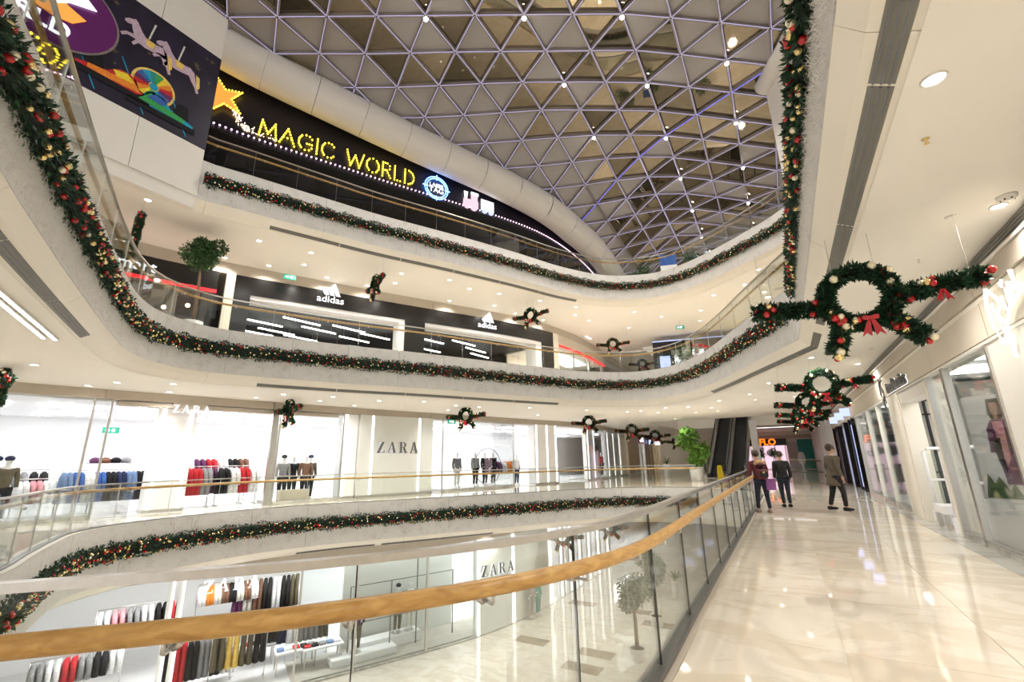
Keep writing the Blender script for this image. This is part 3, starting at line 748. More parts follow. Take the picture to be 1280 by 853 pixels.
k = MB(); k.box((XW+0.03, (yE-4.0)/2, 14.15), (0.05, yE+4.0, 3.9)); obj('sheet', relv(k, pb), 'poster_navy', po)
def flat_part(name, poly, u, v, mat, d=0.0, th=0.012, sc=1.0):
    k = MB(); k.flat([(a*sc, b*sc) for a, b in poly], PF(u, v, d), th); return obj(name, relv(k, pb), mat, po)
horse = [(-1.06, .74), (-1.04, .62), (-.90, .58), (-.76, .66), (-.70, .44), (-.60, .16), (-.92, .08), (-1.12, -.16), (-1.02, -.26), (-.82, -.06), (-.48, -.04), (-.62, -.36), (-.52, -.44), (-.34, -.16), (-.05, -.22), (.32, -.16), (.60, -.10), (.76, -.36), (.96, -.62), (1.08, -.92), (1.20, -.86),
         (1.12, -.58), (.98, -.30), (.92, -.04), (.84, .24), (.62, .42), (.25, .34), (-.08, .36), (-.30, .58), (-.52, .94), (-.66, 1.08), (-.74, .98), (-.92, .90)]
for (hx, hy) in ((183, 58), (220, 84)):
    u, v = pz(hx, hy); flat_part('horse_print', horse, u, v, 'cloth_lilac', sc=0.62)
    flat_part('saddle_print', [(-.1, .36), (.3, .34), (.25, -.02), (-.02, -.02)], u, v, 'cloth_gold', 0.013, sc=0.62)
    flat_part('pole_print', [(-.02, .4), (.05, .4), (.20, 1.5), (.12, 1.5)], u, v, 'cloth_pearl', 0.006, sc=0.62)
    flat_part('tail_print', [(.93, .2), (1.12, .1), (1.2, -.5), (1.08, -.7), (1.0, -.3)], u, v, 'cloth_gold', 0.013, sc=0.62)
u, v = pz(191, 110); 
flat_part('wheel_rim', [(.60*math.cos(a*PI/16), .60*math.sin(a*PI/16)) for a in range(32)], u, v, 'cloth_gold')
cols = ['cloth_red', 'cloth_orange', 'cloth_yellow', 'cloth_green', 'cloth_teal', 'cloth_cyan', 'cloth_blue', 'cloth_plum']
for n in range(16):
    a0, a1 = n*PI/8, (n+0.92)*PI/8
    flat_part('wheel_wedge', [(.15*math.cos(a0), .15*math.sin(a0)), (.53*math.cos(a0), .53*math.sin(a0)), (.53*math.cos(a1), .53*math.sin(a1)), (.15*math.cos(a1), .15*math.sin(a1))], u, v, cols[n % 8], 0.014)
flat_part('wheel_hub', [(.12*math.cos(a*PI/8), .12*math.sin(a*PI/8)) for a in range(16)], u, v, 'cloth_cyan', 0.016)
car = [(-1.3, -.35), (1.25, -.35), (1.3, -.1), (1.0, .0), (.95, .25), (.5, .3), (.3, .15), (-.1, .55), (-.5, .6), (-.75, .45), (-.9, .1), (-1.25, -.05)]
seat = [(.35, .1), (.55, .75), (.95, .75), (1.05, .0)]
for (cx_, cy_, fl, m1, m2) in ((141, 98, -1, 'cloth_red', 'cloth_orange'), (203, 138, 1, 'cloth_cyan', 'cloth_green')):
    u, v = pz(cx_, cy_)
    cp = [(-a*fl if fl < 0 else a, b) for a, b in car] if False else [(a*(-fl) if False else a*fl, b) for a, b in car]
    flat_part('bumper_print', [(-1.4, -.5), (1.4, -.5), (1.4, -.22), (-1.4, -.22)], u, v, 'cloth_black', 0.02, sc=0.68)
    flat_part('car_print', [(a*(1 if fl > 0 else -1), b) for a, b in car], u, v, m1, 0.014, sc=0.68)
    flat_part('car_stripe', [(a*(1 if fl > 0 else -1), b) for a, b in [(-1.0, -.1), (.2, -.2), (.9, -.2), (.9, .1), (.1, .1), (-.6, .45)]], u, v, m2, 0.03, sc=0.68)
    flat_part('car_nose', [(a*(1 if fl > 0 else -1), b) for a, b in [(-.7, .2), (-.1, .1), (.1, .35), (-.4, .52)]], u, v, 'cloth_yellow' if fl < 0 else 'cloth_blue', 0.045, sc=0.68)
    flat_part('seat_print', [(a*(1 if fl > 0 else -1), b) for a, b in seat], u, v, 'cloth_black', 0.035, sc=0.68)
rg = random.Random(2)
for n in range(16):
    u, v = rg.uniform(1.5, 6.0), rg.uniform(12.6, 15.9); r_ = rg.uniform(0.05, 0.13)
    flat_part('star_print', [(r_*(1 if q % 2 == 0 else .4)*math.sin(q*PI/5), r_*(1 if q % 2 == 0 else .4)*math.cos(q*PI/5)) for q in range(10)], u, v, 'cloth_olive', 0.004)
for n in range(5):
    u = 0.8+n*1.2; flat_part('light_line', [(u, -1.85), (u+.03, -1.85), (u-.75, -.3), (u-.78, -.3)], 0, 14.15, 'cloth_cyan', 0.003)
# round logo at the top left corner of the poster
c1_, c2_ = pz(62, 2); 
lg = thing('round_logo', 'glowing purple round logo sign with orange swoosh and white letters', 'sign', (XW+0.1, c1_, c2_))
lb = Vector(lg.location)
def lpart(name, poly, mat, d, th=0.03):
    k = MB(); k.flat(poly, PF(c1_, c2_, d), th); return obj(name, relv(k, lb), mat, lg)
lpart('rim', [(1.52*math.cos(a*PI/24), 1.36*math.sin(a*PI/24)) for a in range(48)], 'steel', 0.02, 0.06)
lpart('disc', [(1.46*math.cos(a*PI/24), 1.30*math.sin(a*PI/24)) for a in range(48)], 'logo_purple', 0.05, 0.05)
lpart('swoosh', [(-1.3, .9), (.1, .9), (.3, .1), (.75, -.05), (.5, -.38), (.1, -.48), (-.4, -.4), (-.9, -.1), (-1.35, .4)], 'star_orange', 0.11, 0.02)
lpart('letter_w', [(-.95, 1.0), (-.6, -.02), (-.3, .35), (-.12, .12), (.05, -.1), (.35, .2), (.9, .45), (.6, .7), (.35, .35), (.05, .75), (-.2, .5), (-.5, .7), (-.6, 1.0)], 'letter_white', 0.14, 0.02)
text('WORLD', PF(c1_-.62, c2_-.78, 0.13), 0.62, 'letter_white', lg, bold=0.01)
# bulb letters of a second sign seen through the near glass
k = MB(); u, v = pz(60, 70); u -= 1.05
for n in range(6): 
    for q in range(5): k.ball(PF(u-0.55+0.09*q, v+0.32-0.13*n, 0.06).translation, 0.04, 6, 4)
for (a, b) in walk([(.75, .35), (.35, .42), (.08, .3), (0, 0), (.08, -.3), (.4, -.42), (.8, -.35)], 0.13): k.ball(PF(u+0.15+a, v+b*.8, 0.06).translation, 0.04, 6, 4)
o = obj('bulb_sign', k, 'bulb_yellow', None, True); tag(o, 'cut-off yellow bulb letters low on the poster wall', 'sign')
k = MB(); 
for n in range(9): k.ball((XW+0.1, pz(88, 106)[0]-n*0.42, 12.28), 0.055, 6, 4)
tag(obj('bulb_row', k, 'bulb_pink', None, True), 'short row of pale bulbs under the poster at the far left', 'lights')
# ------------------------------------------------------------------ white wall with a brown diamond at the right of the top gallery
p0 = Vector((atY(963, 150, 22.0).x, 22.0)); p1 = Vector((4.7, 15.6)); RW = Path([p0, p1, Vector((5.4, 10))])
t = MB(); band(t, RW, 0, RW.L, 0.1, 0.35, F3-0.2, 19.8); rw3 = struct('wall_right_top', t, 'white_panel')
for n in range(4):
    k = MB(); band(k, RW, n*1.9, n*1.9+1.885, 0.05, 0.1, F3+0.0, 18.9); obj('panel', k, 'white_panel', rw3)
k = MB(); k.tube([(*RW.at(q, 0.0), 18.9) for q in (0, 2, 4, 6, 8)], 0.45, 20); obj('eave_roll', k, 'white_panel', rw3, True)
qd = RW.hit(994, 150); M = wframe(RW, qd, 0.02, 15.2)
k = MB(); k.flat([(-1.25, 0), (0, 2.0), (1.25, 0), (0, -2.0)], M, 0.05); dm = obj('diamond_panel', k, 'bark', None); tag(dm, 'dark brown diamond panel on the white wall behind the overhead garland', 'panel')
# ------------------------------------------------------------------ recessed ceiling lamps
dl = MB(); dl.lathe((0, 0, 0), [(0.085, 0.0), (0.105, 0.0), (0.105, -0.012), (0.09, -0.018), (0.085, -0.006)], 16)
dl_me = None
dm_ = MB(); dm_.lathe((0, 0, 0), [(0.086, -0.004), (0.086, -0.010)], 16)
def downlight(p, label, group, watt, scale=1.0, spot=True):
    global dl_me, dm_me, dl_lamp
    r = thing('downlight', label, 'ceiling light', p, 0, group)
    if dl_me is None:
        a = obj('trim_ring', dl, 'white_panel', r, True); b = obj('lens', dm_, 'lamp_warm', r); dl_me, dm_me = a.data, b.data
    else:
        a = link('trim_ring', dl_me, r); b = link('lens', dm_me, r)
    for o in (a, b): o.scale = (scale, scale, 1)
    if spot:
        key = 'downlight_%d' % watt
        ld = bpy.data.lights.get(key)
        if ld is None:
            ld = bpy.data.lights.new(key, 'SPOT'); ld.energy = watt; ld.color = (1.0, 0.955, 0.89); ld.spot_size = 2.6; ld.spot_blend = 0.8; ld.shadow_soft_size = 0.12
        lo = bpy.data.objects.new('lamp', ld); COL.objects.link(lo); lo.parent = r; lo.location = (0, 0, -0.05)
    return r
dl_me = None
L1px = [(1167, 98), (1248, 257), (1100, 347), (1014, 447), (1072, 455), (961, 479), (937, 493), (944, 500), (993, 496), (899, 501), (889, 510), (897, 514), (870, 516), (860, 509), (832, 510), (801, 514), (784, 515),
        (733, 513), (823, 516), (844, 524), (662, 510), (672, 519), (599, 509), (560, 513), (570, 507), (530, 502), (474, 501), (443, 507), (416, 496), (400, 501), (354, 493), (320, 497), (217, 480), (212, 490), (146, 478), (110, 482), (43, 456)]
L2px = [(324, 301), (389, 316), (281, 322), (336, 332), (380, 331), (409, 347), (459, 357), (494, 354), (502, 342), (562, 350), (587, 361), (624, 367), (562, 376), (618, 382), (644, 392), (675, 376), (679, 400), (720, 384),
        (719, 394), (736, 401), (786, 410), (793, 390), (827, 396), (892, 369), (876, 388), (875, 401), (931, 356), (948, 337), (955, 365), (961, 371), (947, 382), (185, 250)]
for n, (x, y) in enumerate(L1px):
    near = n < 5
    lab = ['bright round lamp recessed in the ceiling above the near corridor, closest to the picture top', 'round ceiling lamp beside the smoke detector', 'round ceiling lamp half hidden behind the nearest wreath ring'][n] if n < 3 else \
          ('round lamp recessed in the corridor ceiling between the wreaths' if n < 9 else 'small round lamp recessed in the ceiling of the middle gallery')
    downlight(atz(x, y, C1), lab, None if n < 3 else ('corridor ceiling lamps' if n < 9 else 'ceiling lamps of the middle gallery'), 85, 0.75 if n < 9 else 1.0)
for (x, y) in ((1.8, 2.6), (1.8, -0.6), (1.8, -4), (-6, -5), (-12, -3), (-18, 1)):  # unseen lamps added behind the viewer to light the corridor
    downlight((x, y, C1), 'unseen round lamp added in the corridor ceiling behind the viewer', 'added ceiling lamps behind the viewer', 85)
for (x, y) in L2px: downlight(atz(x, y, C2), 'small round lamp recessed in the ceiling of the upper gallery', 'ceiling lamps of the upper gallery', 85)
for (x, y) in ((5.6, 10), (5.6, 5), (5.6, 0), (-18, -2), (-18.5, 2.5)):  # out-of-view lamps added to fill the upper level with light
    downlight((x, y, C2), 'round fill lamp added in the upper ceiling out of the picture', 'added upper fill lamps out of the picture', 85)
for q in range(9):  # hidden lamps added because the lower level needs light
    p = O1.at(2+q*3.6, 1.0); downlight((p.x, p.y, C0), 'hidden round fill lamp added in the ceiling of the lower gallery', 'added fill lamps of the lower gallery', 85)
for q in range(5): downlight((1.2, 2+q*5, C0), 'hidden round fill lamp added under the near corridor slab', 'added fill lamps under the near corridor', 85)  # more hidden lamps added to light the lower floor
# big pendant-free atrium wash: the lattice spots carry real light
for o in [c for c in COL.objects if c.name.startswith('roof_spotlight') and c.location.x < -1.5][::2]:
    ld = bpy.data.lights.get('roof_spot') or bpy.data.lights.new('roof_spot', 'SPOT')
    ld.energy = 700; ld.color = (1.0, 0.94, 0.86); ld.spot_size = 2.3; ld.spot_blend = 0.7; ld.shadow_soft_size = 0.3
    lo = bpy.data.objects.new('lamp', ld); COL.objects.link(lo); lo.parent = o; lo.location = (0, 0, -0.35)
# small ceiling fittings of the near corridor
def fit(name, label, cat, p, prof, mat):
    k = MB(); k.lathe((0, 0, 0), prof, 16); o = obj(name, k, mat, None, True, loc=p); tag(o, label, cat); return o
sd = fit('smoke_detector', 'white round smoke detector on the corridor ceiling beside a lamp', 'detector', atz(1258, 245, C1), [(0.01, -0.06), (0.05, -0.06), (0.055, -0.035), (0.08, -0.03), (0.085, 0)], 'white_panel')
k = MB()
for q in range(6): k.box((0.052*math.cos(q), 0.052*math.sin(q), -0.048), (0.012, 0.012, 0.014))
obj('vent_slots', k, 'black_matte', sd)
fit('ceiling_speaker', 'flat white round cap on the corridor ceiling', 'speaker', atz(1188, 271, C1), [(0.02, -0.015), (0.05, -0.012), (0.055, 0)], 'white_panel')
fit('sprinkler_head', 'small brass sprinkler head in the near corridor ceiling', 'sprinkler', atz(1157, 174, C1), [(0.012, -0.05), (0.02, -0.048), (0.008, -0.03), (0.012, -0.01), (0.03, 0)], 'gold_metal')
fit('sprinkler_head', 'tiny sprinkler head in the corridor ceiling above the wreath arm', 'sprinkler', atz(1148, 325, C1), [(0.01, -0.05), (0.018, -0.048), (0.006, -0.03), (0.01, -0.01), (0.022, 0)], 'white_panel')
fit('ceiling_sensor', 'small round sensor on the corridor ceiling beyond the nearest wreath', 'sensor', atz(1089, 436, C1), [(0.02, -0.03), (0.05, -0.025), (0.055, 0)], 'white_panel')
# pair of linear lamps in the ceiling at the far left
for n, (a, b) in enumerate((((0, 375), (55, 421)), ((0, 363), (70, 423)))):
    p, q = atz(*a, C1), atz(*b, C1); d = q-p; p = p-d*0.4
    ang = math.atan2(d.y, d.x); c = (p+q)/2-Vector((0, 0, .012))
    r = thing('linear_lamp', 'long white linear ceiling lamp at the far left, %s of the pair' % ('nearer' if n == 0 else 'farther'), 'ceiling light', c, ang)
    L = (q-p).length
    k = MB(); k.box((0, 0, -0.015), (L, 0.09, 0.03)); obj('housing', k, 'white_panel', r)
    k = MB(); k.box((0, 0, -0.033), (L-0.02, 0.05, 0.008)); obj('diffuser', k, 'strip_light', r)
# ------------------------------------------------------------------ right-hand corridor wall (plane X = 2.65)
XR = 2.65
def rbox(mb, y0, y1, z0, z1, x0=0.0, x1=0.2, mi=0): return mb.box((XR+(x0+x1)/2, (y0+y1)/2, (z0+z1)/2), (x1-x0, y1-y0, z1-z0), mi=mi)
t = MB(); rbox(t, -8, 34, 3.03, C1, 0.02, 0.3); rw = struct('wall_right', t, 'wall_bulkhead')
for n in range(14):
    y0 = -6+n*2.9
    k = MB(); rbox(k, y0, y0+2.885, 3.06, 3.55, -0.02, 0.02); obj('bulkhead_panel', k, 'wall_bulkhead', rw)
    k = MB(); rbox(k, y0, y0+2.885, 3.64, 3.89, -0.05, 0.02); obj('cove_panel', k, 'plaster_taupe', rw)
    k = MB(); rbox(k, y0, y0+2.885, 3.95, C1-0.01, -0.02, 0.02)
    for q in range(4): rbox(k, y0, y0+2.885, 3.97+q*0.042, 3.978+q*0.042, -0.03, -0.02, mi=1)
    obj('air_vent', k, ['vent_grey', 'steel_dark'], rw)
k = MB(); rbox(k, -8, 34, 3.90, 3.94, -0.07, 0.02); obj('white_lip', k, 'white_panel', rw)
k = MB(); rbox(k, -8, 34, 3.56, 3.63, -0.01, 0.02); obj('cream_lip', k, 'cream_panel', rw)
k = MB(); rbox(k, -8, 23.2, 3.0, 3.04, -0.025, 0.1); obj('frame_lip', k, 'white_panel', rw)
# near white wall piece, pillar
t = MB(); rbox(t, -8, 8.72, 0, 3.03, 0, 0.3); struct('wall_right_near', t, 'white_panel')
pil = tag(obj('shop_pillar', rbox(MB(), 14.62, 15.9, 0, 3.0, -0.06, 0.25), 'cream_panel'), 'cream pillar left of the clothes shop entrance', 'pillar')
def shop_window(label, ys, z0=0.10, z1=3.0):
    r = thing('shop_window', label, 'window', (XR, (ys[0]+ys[-1])/2, 0)); b = Vector(r.location)
    for a, c in zip(ys[:-1], ys[1:]):
        k = MB(); rbox(k, a+0.01, c-0.01, z0, z1, 0.03, 0.045); obj('glass_pane', relv(k, b), 'shop_glass', r)
    for n, a in enumerate(ys):
        w = 0.035 if 0 < n < len(ys)-1 else 0.06
        k = MB(); rbox(k, a-w/2, a+w/2, 0, z1, -0.03, 0.08); obj('mullion', relv(k, b), 'steel' if w > 0.05 else 'white_panel', r)
    k = MB(); rbox(k, ys[0], ys[-1], 0, z0, -0.02, 0.10); obj('plinth', relv(k, b), 'marble_grey', r)
    k = MB(); rbox(k, ys[0], ys[-1], z0, z0+0.03, -0.03, 0.10); obj('sill', relv(k, b), 'steel', r)
    return r
shop_window('tall glass shop window with a fashion picture at the right edge', [8.72, 10.85])
shop_window('narrow glass pane beside the clothes shop entrance', [10.92, 12.0])
shop_window('glass shop window between the cream pillar and the dark shop front', [15.9, 18.1, 20.2, 23.2])
# entrance frame and security gates
fr = thing('door_frame', 'cream door surround of the clothes shop entrance', 'door frame', (XR, 13.3, 0)); b = Vector(fr.location)
for a in (12.04, 14.56):
    k = MB(); rbox(k, a-0.06, a+0.06, 0, 2.95, -0.05, 0.3); obj('jamb', relv(k, b), 'cream_panel', fr)
k = MB(); rbox(k, 12.1, 14.5, 2.72, 2.95, -0.03, 0.3); obj('lintel', relv(k, b), 'white_panel', fr)
t = MB(); rbox(t, 12.1, 14.5, 2.35, 2.72, 0.28, 0.3); 
for a in (12.55, 13.95):
    g = thing('security_gate', 'white theft-detector gate in the shop entrance, %s of the two' % ('nearer' if a < 13 else 'farther'), 'gate', (XR+0.35, a, 0)); 
    k = MB(); k.tube([(-.3, 0, 0.25), (-.3, 0, 1.55), (-.22, 0, 1.63), (.22, 0, 1.63), (.3, 0, 1.55), (.3, 0, 0.25)], 0.035, 8); obj('frame', k, 'shop_white', g, True)
    k = MB(); k.box((0, 0, 0.95), (0.56, 0.03, 0.05)); obj('crossbar', k, 'shop_white', g)
    k = MB(); k.box((0, 0, 0.14), (0.72, 0.12, 0.28)); obj('base', k, 'shop_white', g)
    k = MB(); k.box((0, 0, 0.92), (0.5, 0.008, 1.2)); obj('panel', k, 'clear_glass', g)
# interior of these shops
t = MB(); t.box((6.6, 9, 1.6), (0.2, 34, 3.4)); struct('wall_shop_back', t, 'shop_grey_wall')
t = MB(); t.box((6, 9, 3.35), (6.4, 34, 0.1)); struct('ceiling', t, 'shop_white')
t = MB(); t.box((6, 9, 0.012), (6.0, 34, 0.02)); struct('floor', t, 'shop_floor')
for y_ in (8.7, 15.9, 24.5):
    t = MB(); t.box((6, y_-0.02 if y_ < 20 else y_, 1.65), (6.2, 0.1, 3.3)); struct('wall_partition', t, 'shop_grey_wall')
for (x_, y_) in ((4.2, 9.7), (4.0, 11.4), (4.2, 13.4), (5.8, 12), (4.2, 17.2), (4.2, 19.4), (4.2, 21.8), (5.8, 19)):  # glowing panels added to brighten these shop interiors
    o = tag(obj('shop_fill_panel', MB().box((0, 0, 0), (1.6, 1.0, 0.04)), 'shop_light_right', loc=(x_, y_, 3.27)), 'added fill-light panel under the ceiling of the right-hand shops', 'ceiling light', 'added fill panels of the right-hand shops')
# concrete wall with dark grid seen through the entrance
cw = thing('grid_wall', 'concrete partition with dark metal grid inside the entrance', 'partition', (XR+1.95, 15.25, 0.02))
k = MB(); k.box((0, 0, 1.6), (3.0, 0.12, 3.2)); obj('slab', k, 'concrete', cw)
for z_ in (0.30, 1.05, 2.45, 2.80):
    k = MB(); k.box((0, -0.09, z_), (3.0, 0.05, 0.035)); obj('rail', k, 'black_matte', cw)
for x_ in (-1.42, -0.75, 0.45, 1.42):
    k = MB(); k.box((x_, -0.09, 1.6), (0.05, 0.05, 3.1)); obj('upright', k, 'black_matte', cw)
# fashion picture standing in the window
fp = thing('fashion_picture', 'tall white backdrop picture of a standing woman in patterned dress', 'picture', (XR+0.55, atX(1258, 560, XR+.55).y, 0.0), .65)
k = MB(); k.box((0, 0, 1.62), (0.05, 0.95, 1.75)); obj('backdrop', k, 'shop_white', fp)
def fpp(name, poly, mat, d): 
    Mf = Matrix(((0, 0, -1, -0.026-d), (-1, 0, 0, 0), (0, 1, 0, 1.62), (0, 0, 0, 1)))
    k = MB(); k.flat(poly, Mf, 0.006); obj(name, k, mat, fp)
fpp('hair', [(-.09, .80), (.09, .80), (.12, .55), (.07, .45), (-.07, .45), (-.12, .55)], 'hair_brown', 0)
fpp('face', [(-.05, .74), (.05, .74), (.06, .62), (.03, .52), (.03, .44), (-.03, .44), (-.03, .52), (-.06, .62)], 'skin', 0.007)
fpp('dress', [(-.1, .44), (.1, .44), (.19, .30), (.20, -.1), (.12, -.1), (.15, -.62), (-.10, -.62), (-.12, -.1), (-.22, -.1), (-.19, .30)], 'cloth_plum', 0.004)
fpp('scarf', [(-.08, .42), (.08, .42), (.05, -.2), (-.03, -.35)], 'cloth_pink', 0.011)
fpp('print_patch', [(-.16, .1), (-.02, .15), (-.05, -.4), (-.12, -.3)], 'cloth_black', 0.012)
fpp('leaf_print', [(-.45, -.85), (-.36, -.45), (-.28, -.62), (-.2, -.5), (-.08, -.72), (.0, -.6), (.1, -.85)], 'leaf_green', 0.012)
k = MB(); k.box((0, 0, 0.37), (0.5, 0.95, 0.74)); obj('plinth', k, 'shop_white', fp)
# arch-backed white display seat
se = thing('display_chair', 'white rounded display chair behind the shop glass', 'chair', (XR+.62, atX(1205, 590, XR+.62).y-.4, 0))
k = MB(); k.flat([(-.38, 0)]+[(-.38+0.0*0, 1.1)]+[(.38*math.cos(PI-a*PI/10), 1.1+.38*math.sin(a*PI/10)) for a in range(1, 10)]+[(.38, 1.1), (.38, 0)], Matrix(((0, 0, -1, 0), (-1, 0, 0, 0), (0, 1, 0, 0.3), (0, 0, 0, 1))), 0.12); obj('backrest', k, 'shop_white', se)
k = MB(); k.box((-.35, 0, .38), (.6, .76, .16)); obj('seat', k, 'shop_white', se)
for a in (-.3, .3):
    k = MB(); k.box((-.6, a, .15), (.06, .06, .3)); obj('leg', k, 'steel', se)
# signs: script name over the entrance, glowing logo at the right edge of the picture
def RF(y, z, d=0.03): return Matrix(((0, 0, -1, XR-d), (-1, 0, 0, y), (0, 1, 0, z), (0, 0, 0, 1)))
ss = thing('script_sign', 'tall metal script letters reading Stradivarius over the shop entrance', 'sign', (XR-0.05, 14.7, 3.2)); sb = Vector(ss.location)
body = text('tradivarius', RF(14.45, 3.22, 0.06), 0.44, 'steel_dark', ss, sx=1.18, th=0.03, bold=0.004)
bk = text('tradivarius', RF(14.45, 3.22, 0.025), 0.44, 'letter_white', ss, sx=1.18, th=0.004, bold=0.008, name='halo')
k = MB(); M = RF(16.15, 3.2, 0.07)
k.tube([M @ Vector((u, v, 0)) for u, v in [(.12, .30), (.02, .36), (-.10, .28), (-.05, .12), (.08, 0), (.12, -.14), (.0, -.24), (-.14, -.16), (-.02, -.3), (.04, -.5)]], 0.028, 6); obj('initial', relv(k, sb), 'steel_dark', ss)
k = MB(); k.tube([M @ Vector((u-.16, v, 0)) for u, v in [(.0, .4), (-.1, .2), (-.1, -.05), (.0, -.22)]], 0.02, 6); obj('flourish', relv(k, sb), 'steel_dark', ss)
ns = thing('neon_logo', 'glowing cream neon script logo on the wall at the right edge', 'sign', (XR-0.06, 7.7, 3.25)); nb = Vector(ns.location)
def neon(pts, r=0.016, nm='neon_tube'):
    k = MB(); M = RF(7.72, 3.2, 0.07); k.tube([M @ Vector((u, v, 0)) for u, v in pts], r, 8); obj(nm, relv(k, nb), 'neon_white', ns, True)
neon([(-.28, .42), (-.38, .2), (-.36, -.08), (-.24, -.3), (-.14, -.36)], 0.02); neon([(-.26, .40), (-.05, .22), (.02, .12)], 0.02); neon([(-.14, -.36), (-.02, -.18), (.2, .0), (.6, .12)], 0.02)
neon([(-.02, -.18), (.02, -.36), (.0, -.56)], 0.022)
neon([(.0, .10), (-.10, .06), (-.06, -.06), (.0, -.12), (-.08, -.2), (-.16, -.14)]); neon([(-.22, .2), (-.2, .0), (-.14, -.1)])
neon([(.1, .2), (.12, .02), (.2, -.02), (.26, .06), (.26, .26)]); neon([(.36, .3), (.38, .08)], 0.026); neon([(.14, .36), (.18, .3), (.22, .38)], 0.016); neon([(.5, .4), (.52, .16), (.6, .2)], 0.026)
# shop fronts farther along the corridor
t = MB(); rbox(t, 23.25, 34, 0, 3.1, 0.9, 1.1); struct('wall_right_far', t, 'black_panel')
fd = thing('dark_shop_front', 'dark framed shop front with bright blue and white display screens', 'shop front', (XR, 28, 0)); b = Vector(fd.location)
for (a, c, m_) in ((23.4, 24.6, 'black_panel'), (24.7, 25.6, 'screen_blue'), (25.8, 27.6, 'black_panel'), (27.7, 28.3, 'screen_blue'), (28.5, 31.2, 'black_panel'), (31.4, 32.2, 'screen_pink'), (32.4, 33.8, 'black_panel')):
    k = MB(); rbox(k, a, c, 0.15, 2.8, 0.15 if m_ == 'black_panel' else 0.05, 0.3); obj('bay' if m_ == 'black_panel' else 'light_box', relv(k, b), m_, fd)
for a in (23.3, 24.65, 25.7, 27.65, 28.4, 31.3, 32.3, 33.9):
    k = MB(); rbox(k, a-0.05, a+0.05, 0, 3.05, -0.02, 0.3); obj('post', relv(k, b), 'steel' if a in (23.3, 28.4) else 'black_panel', fd)
for a, m_ in ((24.4, 'screen_blue'), (27.0, 'screen_blue'), (30, 'screen_blue')):
    k = MB(); k.box((XR-0.2, a, 3.3), (0.34, 0.1, 0.34)); obj('blade_sign', relv(k, b), m_, fd)
wf = struct('wall_right_end', rbox(MB(), 34, 60, 0, C1, 0.0, 0.3), 'white_panel')
for n in range(8):
    k = MB(); rbox(k, 34.1+n*1.6, 35.6+n*1.6, 0.05, 4.0, -0.04 if n % 2 else -0.02, 0); obj('panel', k, 'shop_white', wf)
# ------------------------------------------------------------------ shared shop pieces
def zara(M, H, mat, parent, th=0.03):
    """four serif capitals with thick and thin strokes"""
    b = Vector(parent.location); x = 0; w = {'Z': .72, 'A': .86, 'R': .80}
    shapes = {
     'Z': [[(.06, 1), (.70, 1), (.70, .95), (.06, .95)], [(.46, .97), (.70, .97), (.26, .04), (.0, .04)], [(.0, .06), (.72, .06), (.72, 0), (0, 0)], [(.06, 1), (.10, 1), (.06, .76), (.04, .76)], [(.68, .24), (.72, .24), (.72, 0), (.66, 0)]],
     'A': [[(.05, 0), (.11, 0), (.43, .92), (.40, 1)], [(.36, 1), (.50, 1), (.82, 0), (.62, 0)], [(.2, .36), (.66, .36), (.66, .31), (.2, .31)], [(-.03, .04), (.2, .04), (.2, 0), (-.03, 0)], [(.56, .04), (.88, .04), (.88, 0), (.56, 0)]],
     'R': [[(.08, 0), (.26, 0), (.26, 1), (.08, 1)], [(.0, 1), (.45, 1), (.45, .95), (0, .95)], [(.40, 1), (.62, .93), (.70, .76), (.62, .58), (.40, .5), (.40, .55), (.52, .62), (.56, .76), (.52, .88), (.40, .95)], [(.26, .55), (.42, .55), (.42, .5), (.26, .5)], [(.36, .52), (.54, .52), (.82, 0), (.62, 0)], [(.0, .04), (.34, .04), (.34, 0), (0, 0)]]}
    for c in 'ZARA':
        k = MB()
        for pl in shapes[c]: k.flat([(x+u*H, v*H) for u, v in pl], M, th)
        obj('letter', relv(k, b), mat, parent); x += (w[c]+0.34)*H
def garment_mesh(kind):
    k = MB()
    if kind == 'coat': rings = [(0.05, .03, 0), (.20, .05, -.05), (.23, .07, -.14), (.21, .08, -.40), (.23, .09, -.85)]
    elif kind == 'dress': rings = [(0.04, .03, 0), (.17, .05, -.05), (.16, .06, -.25), (.15, .06, -.5), (.24, .08, -1.05)]
    else: rings = [(0.05, .03, 0), (.19, .05, -.05), (.20, .07, -.2), (.19, .07, -.62)]
    n = 8; vs = []
    for a, b, z in rings:
        for q in range(n): vs.append((b*math.cos(2*PI*q/n)*(1+.12*math.sin(q*2.3)), a*math.sin(2*PI*q/n), z))
    fs = [(i*n+q, i*n+(q+1) % n, (i+1)*n+(q+1) % n, (i+1)*n+q) for i in range(len(rings)-1) for q in range(n)]+[tuple(range(n)), tuple((len(rings)-1)*n+q for q in range(n))]
    k.add(vs, fs)
    if kind != 'dress':
        for s_ in (-1, 1): k.tube([(0, s_*.20, -.07), (.02, s_*.27, -.3), (.03, s_*.27, -.58)], [.07, .06, .05], 6, ry=[.05, .05, .045])
    return k
GM = {}
def garment(kind, colour, p, rz, label, group):
    key = kind+colour
    if key not in GM:
        o = obj('hanging_garment', garment_mesh(kind), 'cloth_'+colour, None, True); GM[key] = o.data
    else: o = link('hanging_garment', GM[key])
    o.location = p; o.rotation_euler = (0, 0, rz); o.scale = (1.55, 1.2, 1.2); return tag(o, label, 'clothing', group)
